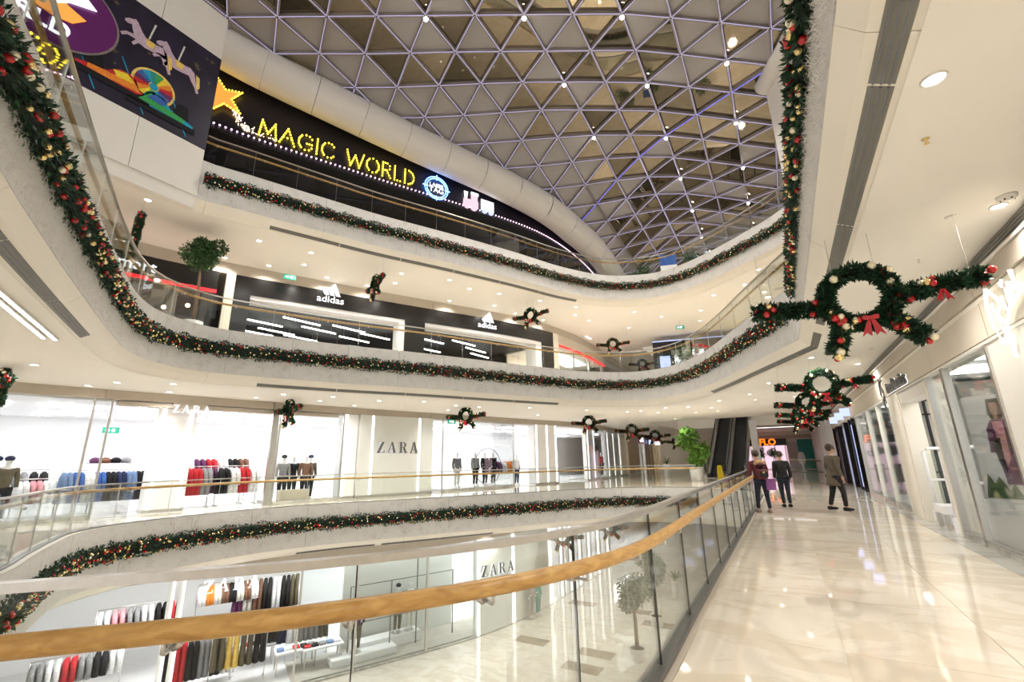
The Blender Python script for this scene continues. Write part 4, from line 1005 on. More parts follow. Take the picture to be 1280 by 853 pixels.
def rack(p, ang, L, colours, where, h=1.55, kind='coat', name='clothes_rack', floor=None):
    r = thing('clothes_rack', 'steel clothes rack '+where, 'clothes rack', p, ang)
    k = MB(); k.tube([(-L/2, 0, h), (L/2, 0, h)], 0.018, 8); obj('rail', k, 'steel', r, True)
    for s_ in (-1, 1):
        k = MB(); k.tube([(s_*L/2, 0, 0.0), (s_*L/2, 0, h)], 0.018, 8); obj('post', k, 'steel', r, True)
        k = MB(); k.box((s_*L/2, 0, 0.02), (.05, .5, .04)); obj('foot', k, 'steel', r)
    ca, sa = math.cos(ang), math.sin(ang); colours = [c for c in colours for _ in (0, 1)]; n = len(colours)
    for i, c in enumerate(colours):
        u = -L/2+L*(i+.5)/n
        kd = kind if kind != 'mix' else ('coat', 'dress', 'shirt')[i % 3]
        garment(kd, c, (p[0]+u*ca, p[1]+u*sa, p[2]+h-0.06), ang, '%s %s hanging on the rack %s' % ({'pearl': 'off-white', 'denim': 'light blue'}.get(c, c), {'coat': 'jacket', 'dress': 'dress', 'shirt': 'shirt'}[kd], where), 'clothes on the rack '+where)
    return r
def skin_mesh(J, E, root, sub=2):
    names = list(J); idx = {n: i for i, n in enumerate(names)}
    me = bpy.data.meshes.new('fig'); me.from_pydata([J[n][0] for n in names], [(idx[a], idx[b]) for a, b in E], [])
    o = bpy.data.objects.new('tmp_fig', me); COL.objects.link(o)
    md = o.modifiers.new('skin', 'SKIN'); md.use_smooth_shade = True
    sv = me.skin_vertices[0].data
    for n in names:
        r = J[n][1]; sv[idx[n]].radius = r if isinstance(r, tuple) else (r, r); sv[idx[n]].use_root = (n == root)
    o.modifiers.new('sub', 'SUBSURF').levels = sub
    dg = bpy.context.evaluated_depsgraph_get(); out = bpy.data.meshes.new_from_object(o.evaluated_get(dg))
    bpy.data.objects.remove(o); return out
def body_joints(k=1.0, arms=None, legs=None, lean=0.0, girl=True):
    J = {'pelvis': ((0, 0, .93), (.135, .105)), 'waist': ((0, -.01, 1.08), (.12, .09)), 'chest': ((0, 0, 1.28), (.15, .105)), 'collar': ((0, .01, 1.42), (.10, .075)), 'neck': ((0, .0, 1.50), .052), 'jaw': ((0, -.015, 1.575), (.062, .07)), 'skull': ((0, .0, 1.67), (.078, .092)), 'crown': ((0, .005, 1.735), (.045, .055))}
    E = [('pelvis', 'waist'), ('waist', 'chest'), ('chest', 'collar'), ('collar', 'neck'), ('neck', 'jaw'), ('jaw', 'skull'), ('skull', 'crown')]
    A = arms or {}; Lg = legs or {}
    for s_, n in ((-1, 'r'), (1, 'l')):
        a = A.get(n, [(.185, 0, 1.40), (.235, .03, 1.14), (.245, -.04, .91), (.245, -.07, .82)])
        P = [(s_*x, y, z) for x, y, z in a]
        for q, (nm, r) in enumerate((('sh', .058), ('el', .040), ('wr', .028), ('ha', (.035, .018)))): J[nm+n] = (P[q], r)
        E += [('collar', 'sh'+n), ('sh'+n, 'el'+n), ('el'+n, 'wr'+n), ('wr'+n, 'ha'+n)]
        l = Lg.get(n, [(.095, 0, .86), (.095, -.015, .49), (.095, .02, .10), (.10, -.14, .035)])
        P = [(s_*x, y, z) for x, y, z in l]
        for q, (nm, r) in enumerate((('hi', (.095, .10)), ('kn', .060), ('an', .040), ('to', (.042, .03)))): J[nm+n] = (P[q], r)
        E += [('pelvis', 'hi'+n), ('hi'+n, 'kn'+n), ('kn'+n, 'an'+n), ('an'+n, 'to'+n)]
    if lean:
        for n in list(J):
            (x, y, z), r = J[n]
            if z > 1.0 and not n[:2] in ('hi', 'kn', 'an', 'to'): J[n] = ((x, y-(z-1.0)*lean, z-(z-1.0)*lean*lean*.4), r)
    return J, E
def clothing(J, E, keep, grow, root, extra=None):
    K = {n: (J[n][0], tuple(v+grow.get(n, .012) for v in (J[n][1] if isinstance(J[n][1], tuple) else (J[n][1],)*2))) for n in keep}
    if extra: K.update(extra)
    return skin_mesh(K, [(a, b) for a, b in E if a in K and b in K], root, 2)
MANQ = {}
def mannequin(p, rz, label, top, bottom, coat=True, hat=None, group=None):
    if 'body' not in MANQ:
        J, E = body_joints(); MANQ['J'] = (J, E); MANQ['body'] = skin_mesh(J, E, 'pelvis', 1)
        MANQ['coat'] = clothing(J, E, ['pelvis', 'waist', 'chest', 'collar', 'shr', 'elr', 'wrr', 'shl', 'ell', 'wrl'], {'pelvis': .05, 'waist': .03, 'chest': .028, 'collar': .02, 'shr': .022, 'shl': .022, 'elr': .02, 'ell': .02, 'wrr': .02, 'wrl': .02}, 'waist')
        MANQ['legs'] = clothing(J, E, ['pelvis', 'hir', 'hil', 'knr', 'knl', 'anr', 'anl'], {}, 'pelvis')
        MANQ['body'].materials.append(MATS['mannequin_white'])
    r = thing('mannequin', label, 'mannequin', p, rz, group); r.scale = (1.12,)*3
    link('figure', MANQ['body'], r)
    for nm, key, c in (('coat', 'coat', top), ('trousers', 'legs', bottom)):
        if c is None: continue
        kk = key+c
        if kk not in MANQ: me = MANQ[key].copy(); me.materials.clear(); me.materials.append(MATS['cloth_'+c]); MANQ[kk] = me
        link(nm, MANQ[kk], r)
    if hat:
        k = MB(); k.ball((0, 0, 1.70), 0.105, 10, 6, sc=(1, 1.15, .75)); obj('hat', k, 'cloth_'+hat, r, True)
    k = MB(); k.lathe((0, .05, 0), [(.22, -.004), (.22, .012), (.2, .016)], 16); obj('base_plate', k, 'steel', r)
    return r
def exit_sign(p, ang, label, top=.45):
    r = thing('exit_sign', label, 'sign', p, ang)
    k = MB(); k.box((0, 0, 0), (.5, .05, .22)); obj('case', k, 'exit_green', r)
    k = MB(); k.flat([(.02, -.06), (.12, -.06), (.12, .06), (.02, .06)], Matrix(((1, 0, 0, 0), (0, 0, -1, -.026), (0, 1, 0, 0), (0, 0, 0, 1))), .004); k.flat([(-.18, .03), (-.08, .03), (-.08, .07), (-.02, 0), (-.08, -.07), (-.08, -.03), (-.18, -.03)], Matrix(((1, 0, 0, 0), (0, 0, -1, -.026), (0, 1, 0, 0), (0, 0, 0, 1))), .004); obj('pictogram', k, 'letter_white', r)
    k = MB(); k.tube([(0, 0, .1), (0, 0, top)], .008, 6); obj('hanger', k, 'steel', r)
    return r
# ------------------------------------------------------------------ middle level: bright clothes shop across the void
S1 = lambda x, y=565: W1.hit(x, y)
t = MB(); band(t, W1, 0, W1.L, 8.0, 8.2, 0, C1); struct('wall_shop_far', t, 'shop_white')
t = MB(); band(t, W1, 0, S1(790), 0.15, 8.0, 3.78, 3.86); struct('ceiling', t, 'shop_white')
t = MB(); band(t, W1, 0, S1(790), 0.0, 8.0, 0.002, 0.012); struct('floor', t, 'shop_floor')
hd = struct('trim_5', band(MB(), W1, 0, W1.L, -0.02, 0.2, 3.85, C1), 'plaster_taupe')
s = S1(20)
cuts = [0.5, S1(-60) or 2, S1(131, 500), S1(343, 505), S1(538, 520), S1(700, 530), W1.L-10]
for a, b in zip(cuts[:-1], cuts[1:]):
    k = MB(); band(k, W1, a, b-0.03, -0.06, -0.02, 3.84, C1-0.004); obj('header_panel', k, 'plaster_taupe', hd)
k = MB(); band(k, W1, S1(135), S1(420), -0.02, 0.3, 3.66, 3.80); obj('lower_header', k, 'plaster_taupe', hd)
def front_glass(x0, x1, label, z0=.12, z1=3.84, plinth=True, path=None, zb=0.0, mul=()):
    path = path or W1; a, b = path.hit(x0, 565), path.hit(x1, 565)
    r = thing('shop_window', label, 'window', (*path.at((a+b)/2), zb)); rb_ = Vector(r.location)
    cs = [a]+[path.hit(q, 565) for q in mul]+[b]
    for c, d in zip(cs[:-1], cs[1:]):
        obj('glass_pane', relv(band(MB(), path, c+.01, d-.01, 0.0, .015, zb+z0, zb+z1), rb_), 'shop_glass', r)
    for c in cs: obj('mullion', relv(band(MB(), path, c-.03, c+.03, -.03, .06, zb, zb+z1), rb_), 'steel', r)
    if plinth: obj('plinth', relv(band(MB(), path, a, b, -.03, 1.6, zb, zb+z0), rb_), 'marble_grey', r)
    return r
front_glass(-70, 128, 'left shop window with padded coats behind glass', mul=(105,))
front_glass(346, 427, 'shop window with a group of three mannequins and a bench')
front_glass(553, 642, 'shop window with coat mannequins around a large hoop')
front_glass(734, 783, 'end shop window with one mannequin in a red top', mul=(757,))
def column(path, x0, x1, label, mat, z0, z1, d0=-.1, d1=.5, strips=(), y=565):
    a, b = path.hit(x0, y), path.hit(x1, y); r = thing('shop_column', label, 'column', (*path.at((a+b)/2, d0), z0)); rb_ = Vector(r.location)
    obj('shaft', relv(band(MB(), path, a, b, d0, d1, z0, z1), rb_), mat, r)
    obj('foot', relv(band(MB(), path, a-.01, b+.01, d0-.015, d1, z0, z0+.12), rb_), 'steel', r)
    for q in strips:
        c = path.hit(q, y); obj('light_strip', relv(band(MB(), path, c-.05, c+.05, d0-.03, d0, z0+.12, z1-.02), rb_), 'strip_soft', r)
    return r
column(W1, 193, 243, 'white column with glowing edges inside the shop entrance', 'shop_white', 0, 3.8, .4, 1.2, (200, 236))
column(W1, 336, 344, 'slim grey post beside the entrance', 'steel', 0, 3.84, -.05, .1)
column(W1, 427, 446, 'glowing white reveal at the left of the grey name wall', 'shop_white', 0, 3.84, .05, .6, (431,))
nw = column(W1, 447, 539, 'grey glossy name wall with two vertical light strips', 'shop_grey_wall', 0, 3.84, -.12, .6, (463, 522))
column(W1, 668, 697, 'white column with three glowing edges beside the hoop window', 'shop_white', 0, 3.84, .0, .6, (671, 684, 695))
column(W1, 733, 737, 'thin white post left of the end window', 'shop_white', 0, 3.84, .0, .3, (735,))
column(W1, 742, 752, 'white fluted pier behind the end window', 'shop_white', 0, 3.84, .5, .9, (743, 750))
column(W1, 765, 782, 'white fluted pier right of the red-topped mannequin', 'shop_white', 0, 3.84, .5, .9, (767, 774, 781))
column(W1, 784, 797, 'tan stone pillar closing the bright clothes shop', 'tan_stone', 0, 3.84, -.1, .6)
a, b = S1(469), S1(517); sg = thing('name_sign', 'dark ZARA letters with white halo on the grey wall of the middle level', 'sign', (*W1.at(S1(493), -.2), 1.9)); 
zz = hitz(W1, 469, 567)[1]; Hh = (b-a)/3.95
zara(wframe(W1, a, -.16, zz), Hh, 'steel_dark', sg); zara(wframe(W1, a+.03, -.13, zz-.015), Hh, 'letter_white', sg, .01)
a, b = S1(215, 513), S1(258, 517); sg2 = thing('name_sign', 'white ZARA letters under the beige header above the entrance', 'sign', (*W1.at((a+b)/2, -.1), 3.7))
zara(wframe(W1, a, -.08, 3.50), (b-a)/3.95, 'letter_white', sg2); obj('mount_bar', relv(band(MB(), W1, a, b, -.07, .0, 3.72, 3.86), Vector(sg2.location)), 'plaster_taupe', sg2)
# fill-light panels added to brighten the shop, and track spots
rg = random.Random(4)
for q in range(26):
    s = S1(-40)+q*2.4
    if s > S1(780): break
    for d in (2.4, 5.4):
        p = W1.at(s, d); o = tag(obj('shop_fill_panel', MB().box((0, 0, 0), (1.5, .9, .03)), 'shop_light', loc=(p.x, p.y, 3.755)), 'added flat fill-light panel under the ceiling of the bright clothes shop', 'ceiling light', 'added fill panels of the bright clothes shop'); o.rotation_euler = (0, 0, W1.ang(s))
for q in range(40):
    s = S1(-20)+rg.random()*(S1(330)-S1(-20)); p = W1.at(s, 1+rg.random()*6)
    k = MB(); k.lathe((0, 0, 0), [(.05, 0), (.05, -.05), (.045, -.06)], 8); o = obj('track_spot', k, 'lamp_white', loc=(p.x, p.y, 3.77)); tag(o, 'tiny track spot on the ceiling of the bright clothes shop', 'spotlight', 'track spots of the bright clothes shop')
def inn(x, d, y=565): p = W1.at(W1.hit(x, y), d); return (p.x, p.y, 0.012)
ang = lambda x: W1.ang(W1.hit(x, 565))
cl = 'denim blue white blue black navy denim black navy'.split()
rack(inn(157, 2.0), ang(157), 2.6, cl, 'beside the entrance column', h=1.5)
rack(inn(95, 2.4), ang(95), 1.9, 'white pink white pearl pink white'.split(), 'behind the left glass', h=1.25, kind='shirt')
rack(inn(262, 1.4), ang(262), 1.0, 'red red grey'.split(), 'at the left of the open bay')
rack(inn(290, 2.2), ang(290), 2.3, 'red red plum plum white plum'.split(), 'in the middle of the open bay')
rack(inn(316, 1.4), ang(316), 1.5, 'black white red white'.split(), 'at the right of the open bay')
rack(inn(300, 4.6), ang(300), 3.6, 'black brown white plum red white black brown'.split(), 'against the back of the open bay', h=1.95, kind='shirt')
rack(inn(547, 1.6), ang(547), 0.9, 'plum red black'.split(), 'in the gap right of the name wall')
rack(inn(655, 2.2), ang(655), 2.2, 'brown plum white orange brown'.split(), 'in the bay before the white column', kind='shirt')
rack(inn(712, 2.2), ang(712), 2.2, 'denim navy navy white navy'.split(), 'in the bay of navy clothes', kind='coat')
rack(inn(40, 3.4), ang(40), 2.0, 'blue denim grey black'.split(), 'at the far left of the shop')
for n in range(4):
    p = inn(142+n*13, 3.4); k = MB(); k.ball((0, 0, 0), .17, 10, 6, sc=(1, 1, .8)); k.lathe((0, 0, -.09), [(.24, 0), (.24, .015)], 12)
    tag(obj('felt_hat', k, 'cloth_'+('plum', 'brown', 'black', 'grey')[n], None, True, loc=(p[0], p[1], 1.85)), '%s felt hat on the shelf above the blue jackets' % ('plum', 'brown', 'black', 'grey')[n], 'hat')
k = MB(); p = inn(162, 3.4); k.box((0, 0, 0), (2.9, .45, .04)); o = obj('hat_shelf', k, 'shop_white', loc=(p[0], p[1], 1.74)); o.rotation_euler = (0, 0, ang(162)); tag(o, 'white wall shelf carrying four felt hats', 'shelf')
mannequin(inn(368, 1.0), ang(368), 'mannequin in a grey jacket, left of the bench', 'grey', 'black', hat='black')
mannequin(inn(386, 1.5), ang(386), 'tallest mannequin in a black jacket behind the bench', 'black', 'black')
mannequin(inn(394, .8), ang(394), 'mannequin in a brown jacket, right of the bench', 'brown', 'black')
mannequin(inn(404, 1.2), ang(404), 'mannequin in an olive jacket at the window edge', 'olive', 'black', hat='navy')
k = MB(); p = inn(380, .7); k.box((0, 0, .25), (1.2, .45, .5)); o = obj('display_bench', k, 'warm_shop', loc=p); o.rotation_euler = (0, 0, ang(380)); tag(o, 'low wooden display block among the mannequins', 'bench')
for x, c, l in ((582, 'olive', 'mannequin in a brown-black coat left of the hoop'), (605, 'grey', 'mannequin in a grey coat, leftmost inside the hoop'), (617, 'black', 'mannequin in a black coat in the middle of the hoop'), (627, 'black', 'mannequin in a dark coat at the right of the hoop')):
    p = inn(x, .8); mannequin((p[0], p[1], .12), ang(x), l, c, 'black' if x > 600 else 'pearl')
p = inn(616, .45); hp = thing('display_hoop', 'large thin dark hoop standing around three coat mannequins', 'hoop', (p[0], p[1], .12), ang(616))
k = MB(); k.tube([(1.05*math.cos(a*PI/24), 0, 1.12+1.05*math.sin(a*PI/24)) for a in range(49)], .022, 8, caps=False); obj('ring', k, 'steel_dark', hp, True)
mannequin(inn(697-40, .9), ang(657), 'mannequin in a white jacket in front of the orange shirts', 'white', 'navy')
p = inn(760, .6); mannequin((p[0], p[1], .12), ang(760), 'mannequin in a red top in the end window', 'red', 'black')
mannequin(inn(8, 1.2), ang(20), 'mannequin in a striped blue coat at the left picture edge', 'denim', 'navy', hat='navy')
mannequin(inn(22, 1.0), ang(22), 'mannequin in a dark green parka behind the left glass', 'olive', 'black', hat='navy')
exit_sign((*W1.at(S1(153), 3.2), 3.0), ang(153), 'green exit sign above the blue jackets', .78)
exit_sign((*W1.at(S1(258), 3.2), 3.0), ang(258), 'green exit sign above the red jackets', .78)
exit_sign((*W1.at(S1(556), -.6), 3.68), ang(556), 'green exit sign hanging right of the grey name wall')
# shops after the tan pillar
sN = S1(797)+.1
for n, (m_, mm, sg_, lab) in enumerate((('warm_shop', 'steel', None, 'warm lit shop front under a red and white sign'), ('shop_grey_wall', 'bark', 'screen_blue', 'shop front with dark pilasters right of the red sign'), ('tan_stone', 'tan_stone', 'letter_white', 'tan shop front with pale pilasters'),
        ('grey_board', 'cloth_blue', 'screen_blue', 'shop front with blue pilasters left of the escalator'), ('warm_shop', 'bark', 'letter_white', 'brown-framed shop front behind the bright green plant'), ('shop_grey_wall', 'steel_dark', 'screen_blue', 'last dark-framed shop front of the far gallery'))):
    a, b = sN, sN+3.5; sN = b+.1
    if b > W1.L: break
    r = thing('shop_unit', lab, 'shop front', (*W1.at((a+b)/2), 0)); rb_ = Vector(r.location)
    obj('back_wall', relv(band(MB(), W1, a, b, 3, 3.1, 0, 3.84), rb_), m_, r)
    for c, d in ((a+.1, (a+b)/2-.1), ((a+b)/2+.1, b-.1)): obj('glass_pane', relv(band(MB(), W1, c, d, .1, .115, .1, 3.1), rb_), 'shop_glass', r)
    for c in (a+.2, (a+b)/2, b-.2): obj('pilaster', relv(band(MB(), W1, c-.18, c+.18, -.08, .25, 0, 3.84), rb_), mm, r)
    obj('lintel', relv(band(MB(), W1, a, b, -.04, .2, 3.1, 3.84), rb_), 'cloth_red' if n == 0 else ('black_panel' if n % 2 else 'plaster_taupe'), r)
    obj('ceiling_lamp', relv(band(MB(), W1, a+.5, b-.5, 1.0, 1.5, 3.2, 3.24), rb_), 'strip_light', r)
    if n == 0: obj('sign_oval', relv(band(MB(), W1, a+1.2, a+2.8, -.10, -.05, 3.25, 3.72), rb_), 'letter_white', r)
    else: obj('blade_sign', relv(MB().box((*W1.at((a+b)/2, -.45), 3.3), (.75, .1, .5), W1.ang(a)+.9), rb_), sg_, r)
# ------------------------------------------------------------------ upper level shops
S2 = lambda x, y=420: W2.hit(x, y)
hd = struct('trim_6', band(MB(), W2, 0, W2.L, .0, .25, 9.55, C2), 'plaster_taupe')
cuts = [S2(150, 340)-6, S2(150, 340), S2(278, 330), S2(541, 380), S2(690, 405), S2(752, 435), W2.L-12]
for a, b in zip(cuts[:-1], cuts[1:]): obj('header_panel', band(MB(), W2, a, b-.03, -.05, .0, 9.56, C2-.004), 'plaster_taupe', hd)
t = MB(); band(t, W2, 0, W2.L, 7.5, 7.7, F2, C2); struct('wall_upper_back', t, 'black_matte')
def w2box(r, name, x0, x1, d0, d1, z0, z1, mat, y=420):
    rb_ = Vector(r.location); return obj(name, relv(band(MB(), W2, S2(x0, y), S2(x1, y), d0, d1, z0, z1), rb_), mat, r)
# red-lined cafe at the left
s0, s1 = S2(150, 340)-4, S2(271, 360)
cf = thing('cafe', 'dark cafe front with a glowing red line above its glass', 'shop front', (*W2.at(s1-2), F2)); cb = Vector(cf.location)
obj('sign_band', relv(band(MB(), W2, s0, s1, -.05, .2, 8.75, 9.55), cb), 'black_panel', cf)
obj('red_line', relv(band(MB(), W2, s0, s1, -.09, -.05, 8.58, 8.72), cb), 'led_red', cf)
obj('red_line', relv(band(MB(), W2, s0, s0+2.5, -.09, -.05, 8.0, 8.08), cb), 'led_red', cf)
q = s0
while q < s1-.3:
    e = min(q+2.2, s1); obj('glass_pane', relv(band(MB(), W2, q+.02, e-.02, .05, .065, F2+.05, 8.5), cb), 'shop_glass', cf); obj('mullion', relv(band(MB(), W2, q-.03, q+.03, 0, .1, F2, 8.56), cb), 'black_panel', cf); q = e
obj('interior_wall', relv(band(MB(), W2, s0, s1, 5.5, 5.6, F2, 9.5), cb), 'grey_board', cf); obj('interior_ceiling', relv(band(MB(), W2, s0, s1, .2, 5.5, 8.9, 9.0), cb), 'grey_board', cf)
M = wframe(W2, S2(168, 318), -.1, 9.1); sgn = thing('cafe_sign', 'white glowing script sign reading Smart over the red line', 'sign', M.translation); text('Smart', M, .62, 'letter_white', sgn)
rg = random.Random(8)
for n in range(9):
    p = W2.at(s1-.8-n*.75, 1.0+1.4*rg.random()); r = thing('pendant_lamp', 'small warm globe lamp hanging inside the cafe', 'lamp', (p.x, p.y, F2+1.3+1.1*rg.random()), 0, 'globe lamps in the cafe')
    k = MB(); k.ball((0, 0, 0), .09, 8, 6); obj('globe', k, 'bulb_warm', r, True); k = MB(); k.tube([(0, 0, .08), (0, 0, 9.0-r.location.z)], .008, 5); obj('cord', k, 'black_matte', r)
for n in range(5):
    p = W2.at(s1-1.5-n*1.4, 2.4); r = thing('cafe_armchair', 'rounded dark red cafe armchair behind the glass', 'chair', (p.x, p.y, F2), W2.ang(s1)+n, 'armchairs in the cafe')
    k = MB(); k.box((0, 0, .38), (.6, .6, .16)); obj('seat', k, 'cloth_red', r); k = MB(); k.tube([(.32*math.cos(a), .32*math.sin(a), .62) for a in [q*PI/8 for q in range(9)]], .09, 6, ry=.26); obj('backrest', k, 'cloth_red', r, True)
    for a in range(4): k = MB(); k.tube([(.22*(-1)**a, .22*(1 if a < 2 else -1), 0), (.22*(-1)**a, .22*(1 if a < 2 else -1), .32)], .02, 6); obj('leg', k, 'steel_dark', r)
# pillar and black sports shop
pl = thing('stone_pillar', 'beige pillar between the red-lined cafe and the black sports shop', 'pillar', (*W2.at(S2(277)), F2)); w2box(pl, 'shaft', 272, 284, -.15, .4, F2, 9.56, 'cream_panel'); w2box(pl, 'foot', 271.5, 284.5, -.17, .4, F2, F2+.12, 'steel')
ad = thing('sports_shop_front', 'black sports shop front with two white-framed openings', 'shop front', (*W2.at(S2(480)), F2))
w2box(ad, 'fascia', 284, 690, -.08, .3, 8.75, 9.56, 'black_panel')
for x0, x1 in ((284, 306), (505, 530), (676, 690)): w2box(ad, 'pier', x0, x1, -.08, .5, F2, 8.75, 'black_panel')
for x0, x1 in ((306, 505), (530, 676)):
    w2box(ad, 'lintel', x0, x1, -.02, .9, 8.58, 8.75, 'shop_white'); w2box(ad, 'reveal', x1-7, x1, -.02, .9, F2, 8.58, 'screen_blue' if False else 'shop_white')
w2box(ad, 'side_wall', 284, 287, .5, 7.4, F2, 9.5, 'black_matte'); w2box(ad, 'inner_ceiling', 284, 690, 1.2, 7.4, 8.9, 9.0, 'black_matte'); w2box(ad, 'inner_floor', 284, 690, .0, 7.4, F2+.004, F2+.012, 'concrete')
w2box(ad, 'inner_wall', 284, 690, 7.2, 7.4, F2, 8.9, 'black_panel')
rg = random.Random(21)
lam = [(385, 2.0), (415, 3.2), (335, 3.2), (450, 2.2), (360, 4.6), (470, 4.2), (400, 5.4), (330, 5.4), (560, 2.4), (600, 2.0), (630, 3.2), (575, 4.6), (650, 4.4), (490, 3.0), (440, 6)]
for n, (x, d) in enumerate(lam):
    s = S2(x); p = W2.at(s, d); r = thing('tube_lamp', 'slim white linear lamp hanging in the black sports shop', 'lamp', (p.x, p.y, 8.5), W2.ang(s)+.30, 'linear lamps of the sports shop')
    k = MB(); k.box((0, 0, 0), (1.9, .07, .06)); obj('tube', k, 'strip_light', r)
    for q in (-.7, .7): k = MB(); k.tube([(q, 0, .03), (q, 0, 8.9-r.location.z)], .008, 5); obj('wire', k, 'steel', r)
def logo3(x, y):
    s, z = hitz(W2, x, y); M = wframe(W2, s, -.1, z); r = thing('sports_logo', 'white three-stripe adidas sign on the black front, over the %s opening' % ('left' if x < 500 else 'right'), 'sign', M.translation)
    for n, (a, h) in enumerate(((-.36, .26), (-.10, .44), (.16, .62))):
        k = MB(); k.flat([(a, 0), (a+.19, 0), (a+.19-h*.45, h), (a-h*.38, h-.12)], M @ Matrix.Translation((.08, .02, .02)), .03); obj('stripe', relv(k, M.translation), 'letter_white', r)
    text('adidas', M @ Matrix.Translation((0, -.2, .02)), .46, 'letter_white', r, sx=1.1)
logo3(413, 371); logo3(608, 404)
exit_sign((*W2.at(S2(358, 352), -1.0), 9.55), W2.ang(S2(358)), 'green exit sign hanging before the black sports shop')
k = atz(849, 401, C2); exit_sign((k.x, k.y, C2-.45), 0.3, 'small green exit sign hanging over the far end of the upper gallery')
# display tables and stands inside
for n, (x, d) in enumerate(((360, 3.0), (440, 1.8), (455, 1.6), (480, 2.6), (540, 2.2), (575, 2.0), (640, 2.6))):
    s = S2(x); p = W2.at(s, d); r = thing('display_stand', 'white product stand inside the black sports shop', 'display', (p.x, p.y, F2+.012), W2.ang(s), 'product stands of the sports shop')
    k = MB(); k.box((0, 0, .55), (.55, .4, 1.1)); obj('box', k, 'shop_white', r); k = MB(); k.box((0, 0, 1.3), (.7, .06, .5)); obj('panel', k, 'letter_white' if n in (1, 2) else 'shop_white', r)
for n in range(4):
    s = S2(600+n*16); p = W2.at(s, 4.6); rack((p.x, p.y, F2+.012), W2.ang(s), 1.2, ['white', 'grey', 'black', 'white'], '%s in the sports shop' % ('first', 'second', 'third', 'fourth')[n], kind='shirt')
# pale shop with red line, grey shop
ps = thing('pale_shop_front', 'pale shop front with a thin red line and hanging square sign', 'shop front', (*W2.at(S2(720)), F2))
w2box(ps, 'pier', 690, 696, -.1, .3, F2, 9.56, 'cream_panel'); w2box(ps, 'fascia', 696, 752, -.05, .2, 8.9, 9.56, 'wall_bulkhead'); w2box(ps, 'red_line', 696, 752, -.09, -.05, 8.78, 8.9, 'led_red')
w2box(ps, 'interior_wall', 690, 752, 4.0, 4.1, F2, 9.5, 'warm_shop'); w2box(ps, 'interior_ceiling', 690, 752, .2, 4.0, 8.8, 8.9, 'ceiling_paint'); 
for x0, x1 in ((697, 716), (716, 734), (734, 751)): w2box(ps, 'glass_pane', x0+.3, x1-.3, .05, .065, F2+.05, 8.78, 'shop_glass'); w2box(ps, 'mullion', x0-.4, x0+.4, 0, .1, F2, 8.78, 'steel')
w2box(ps, 'ceiling_light', 700, 745, 1.0, 2.6, 8.74, 8.78, 'shop_light'); w2box(ps, 'counter', 700, 728, 2.0, 2.5, F2, F2+1.0, 'shop_white')
s, z = hitz(W2, 726, 414); M = wframe(W2, s, -.5, z); r = thing('square_sign', 'lit blue and white square sign hanging before the pale shop', 'sign', M.translation)
k = MB(); k.flat([(-.45, -.65), (.45, -.65), (.45, .65), (-.45, .65)], M, .1); obj('case', relv(k, M.translation), 'letter_white', r); k = MB(); k.flat([(-.4, .25), (.4, .25), (.4, .55), (-.4, .55)], M, .12); obj('blue_band', relv(k, M.translation), 'screen_blue', r); k = MB(); k.flat([(-.3, -.2), (.3, -.2), (.3, .15), (-.3, .15)], M, .12); obj('pink_print', relv(k, M.translation), 'screen_pink', r)
gs = thing('grey_shop_front', 'grey glass shop front past the pale shop', 'shop front', (*W2.at(S2(765)), F2)); w2box(gs, 'wall', 752, 779, .0, .2, F2, 9.56, 'grey_board', 455); w2box(gs, 'glass_pane', 754, 776, -.06, -.04, F2+.1, 9.0, 'shop_glass', 455); w2box(gs, 'light_box', 763, 766, -.12, -.06, F2+1.6, F2+2.8, 'screen_pink', 455)
# far end of the upper gallery: lit kiosk and shop
p = atz(925, 432, F2); 
fk = thing('far_kiosk', 'colourful lit kiosk front at the far end of the upper gallery', 'kiosk', (-3.5, 33.2, F2), 0.25)
k = MB(); k.box((0, .6, 1.6), (7.5, 1.0, 3.2)); obj('body', k, 'black_panel', fk)
k = MB(); k.box((0, .05, 3.4), (7.5, .2, .5)); obj('sign_band', k, 'sign_navy', fk)
for n, (a, c) in enumerate(((-3, 'screen_blue'), (-2, 'letter_white'), (-1, 'screen_pink'), (.6, 'letter_yellow'), (1.4, 'letter_yellow'), (2.4, 'screen_blue'))): k = MB(); k.box((a, -.02, 2.2 if n < 3 else 2.6), (.7, .08, .8 if n < 3 else .5)); obj('light_box', k, c, fk)
k = MB(); k.box((0, -.02, 3.7), (7.5, .1, .05)); obj('neon_line', k, 'screen_blue', fk)
# ------------------------------------------------------------------ lower level shop seen below
S0 = lambda x, y=740: W0.hit(x, y)
t = MB(); band(t, W0, 0, W0.L, 8, 8.2, F0, C0); struct('wall_lower_back', t, 'shop_white')
t = MB(); band(t, W0, 0, W0.L, .1, 8, C0-.35, C0-.3); struct('ceiling', t, 'shop_white')
t = MB(); band(t, W0, 0, W0.L, 0, 8, F0+.003, F0+.02); struct('floor', t, 'shop_floor')
struct('trim_7', band(MB(), W0, 0, W0.L, -.05, .15, C0-.35, C0), 'plaster_taupe')
def w0thing(name, label, cat, x, z=0): return thing(name, label, cat, (*W0.at(S0(x)), F0+z))
def w0box(r, name, x0, x1, d0, d1, z0, z1, mat, y=740): return obj(name, relv(band(MB(), W0, S0(x0, y), S0(x1, y), d0, d1, F0+z0, F0+z1), Vector(r.location)), mat, r)
for q in range(22):  # glowing fill panels added along the shop, on into its dark far end
    s = S0(120)+q*2.6
    if s > W0.L-8: break
    p = W0.at(s, 2.6); o = tag(obj('shop_fill_panel', MB().box((0, 0, 0), (1.8, 1.6, .03)), 'shop_light', loc=(p.x, p.y, C0-.37)), 'added flat fill-light panel under the ceiling of the lower clothes shop', 'ceiling light', 'added fill panels of the lower clothes shop'); o.rotation_euler = (0, 0, W0.ang(s))
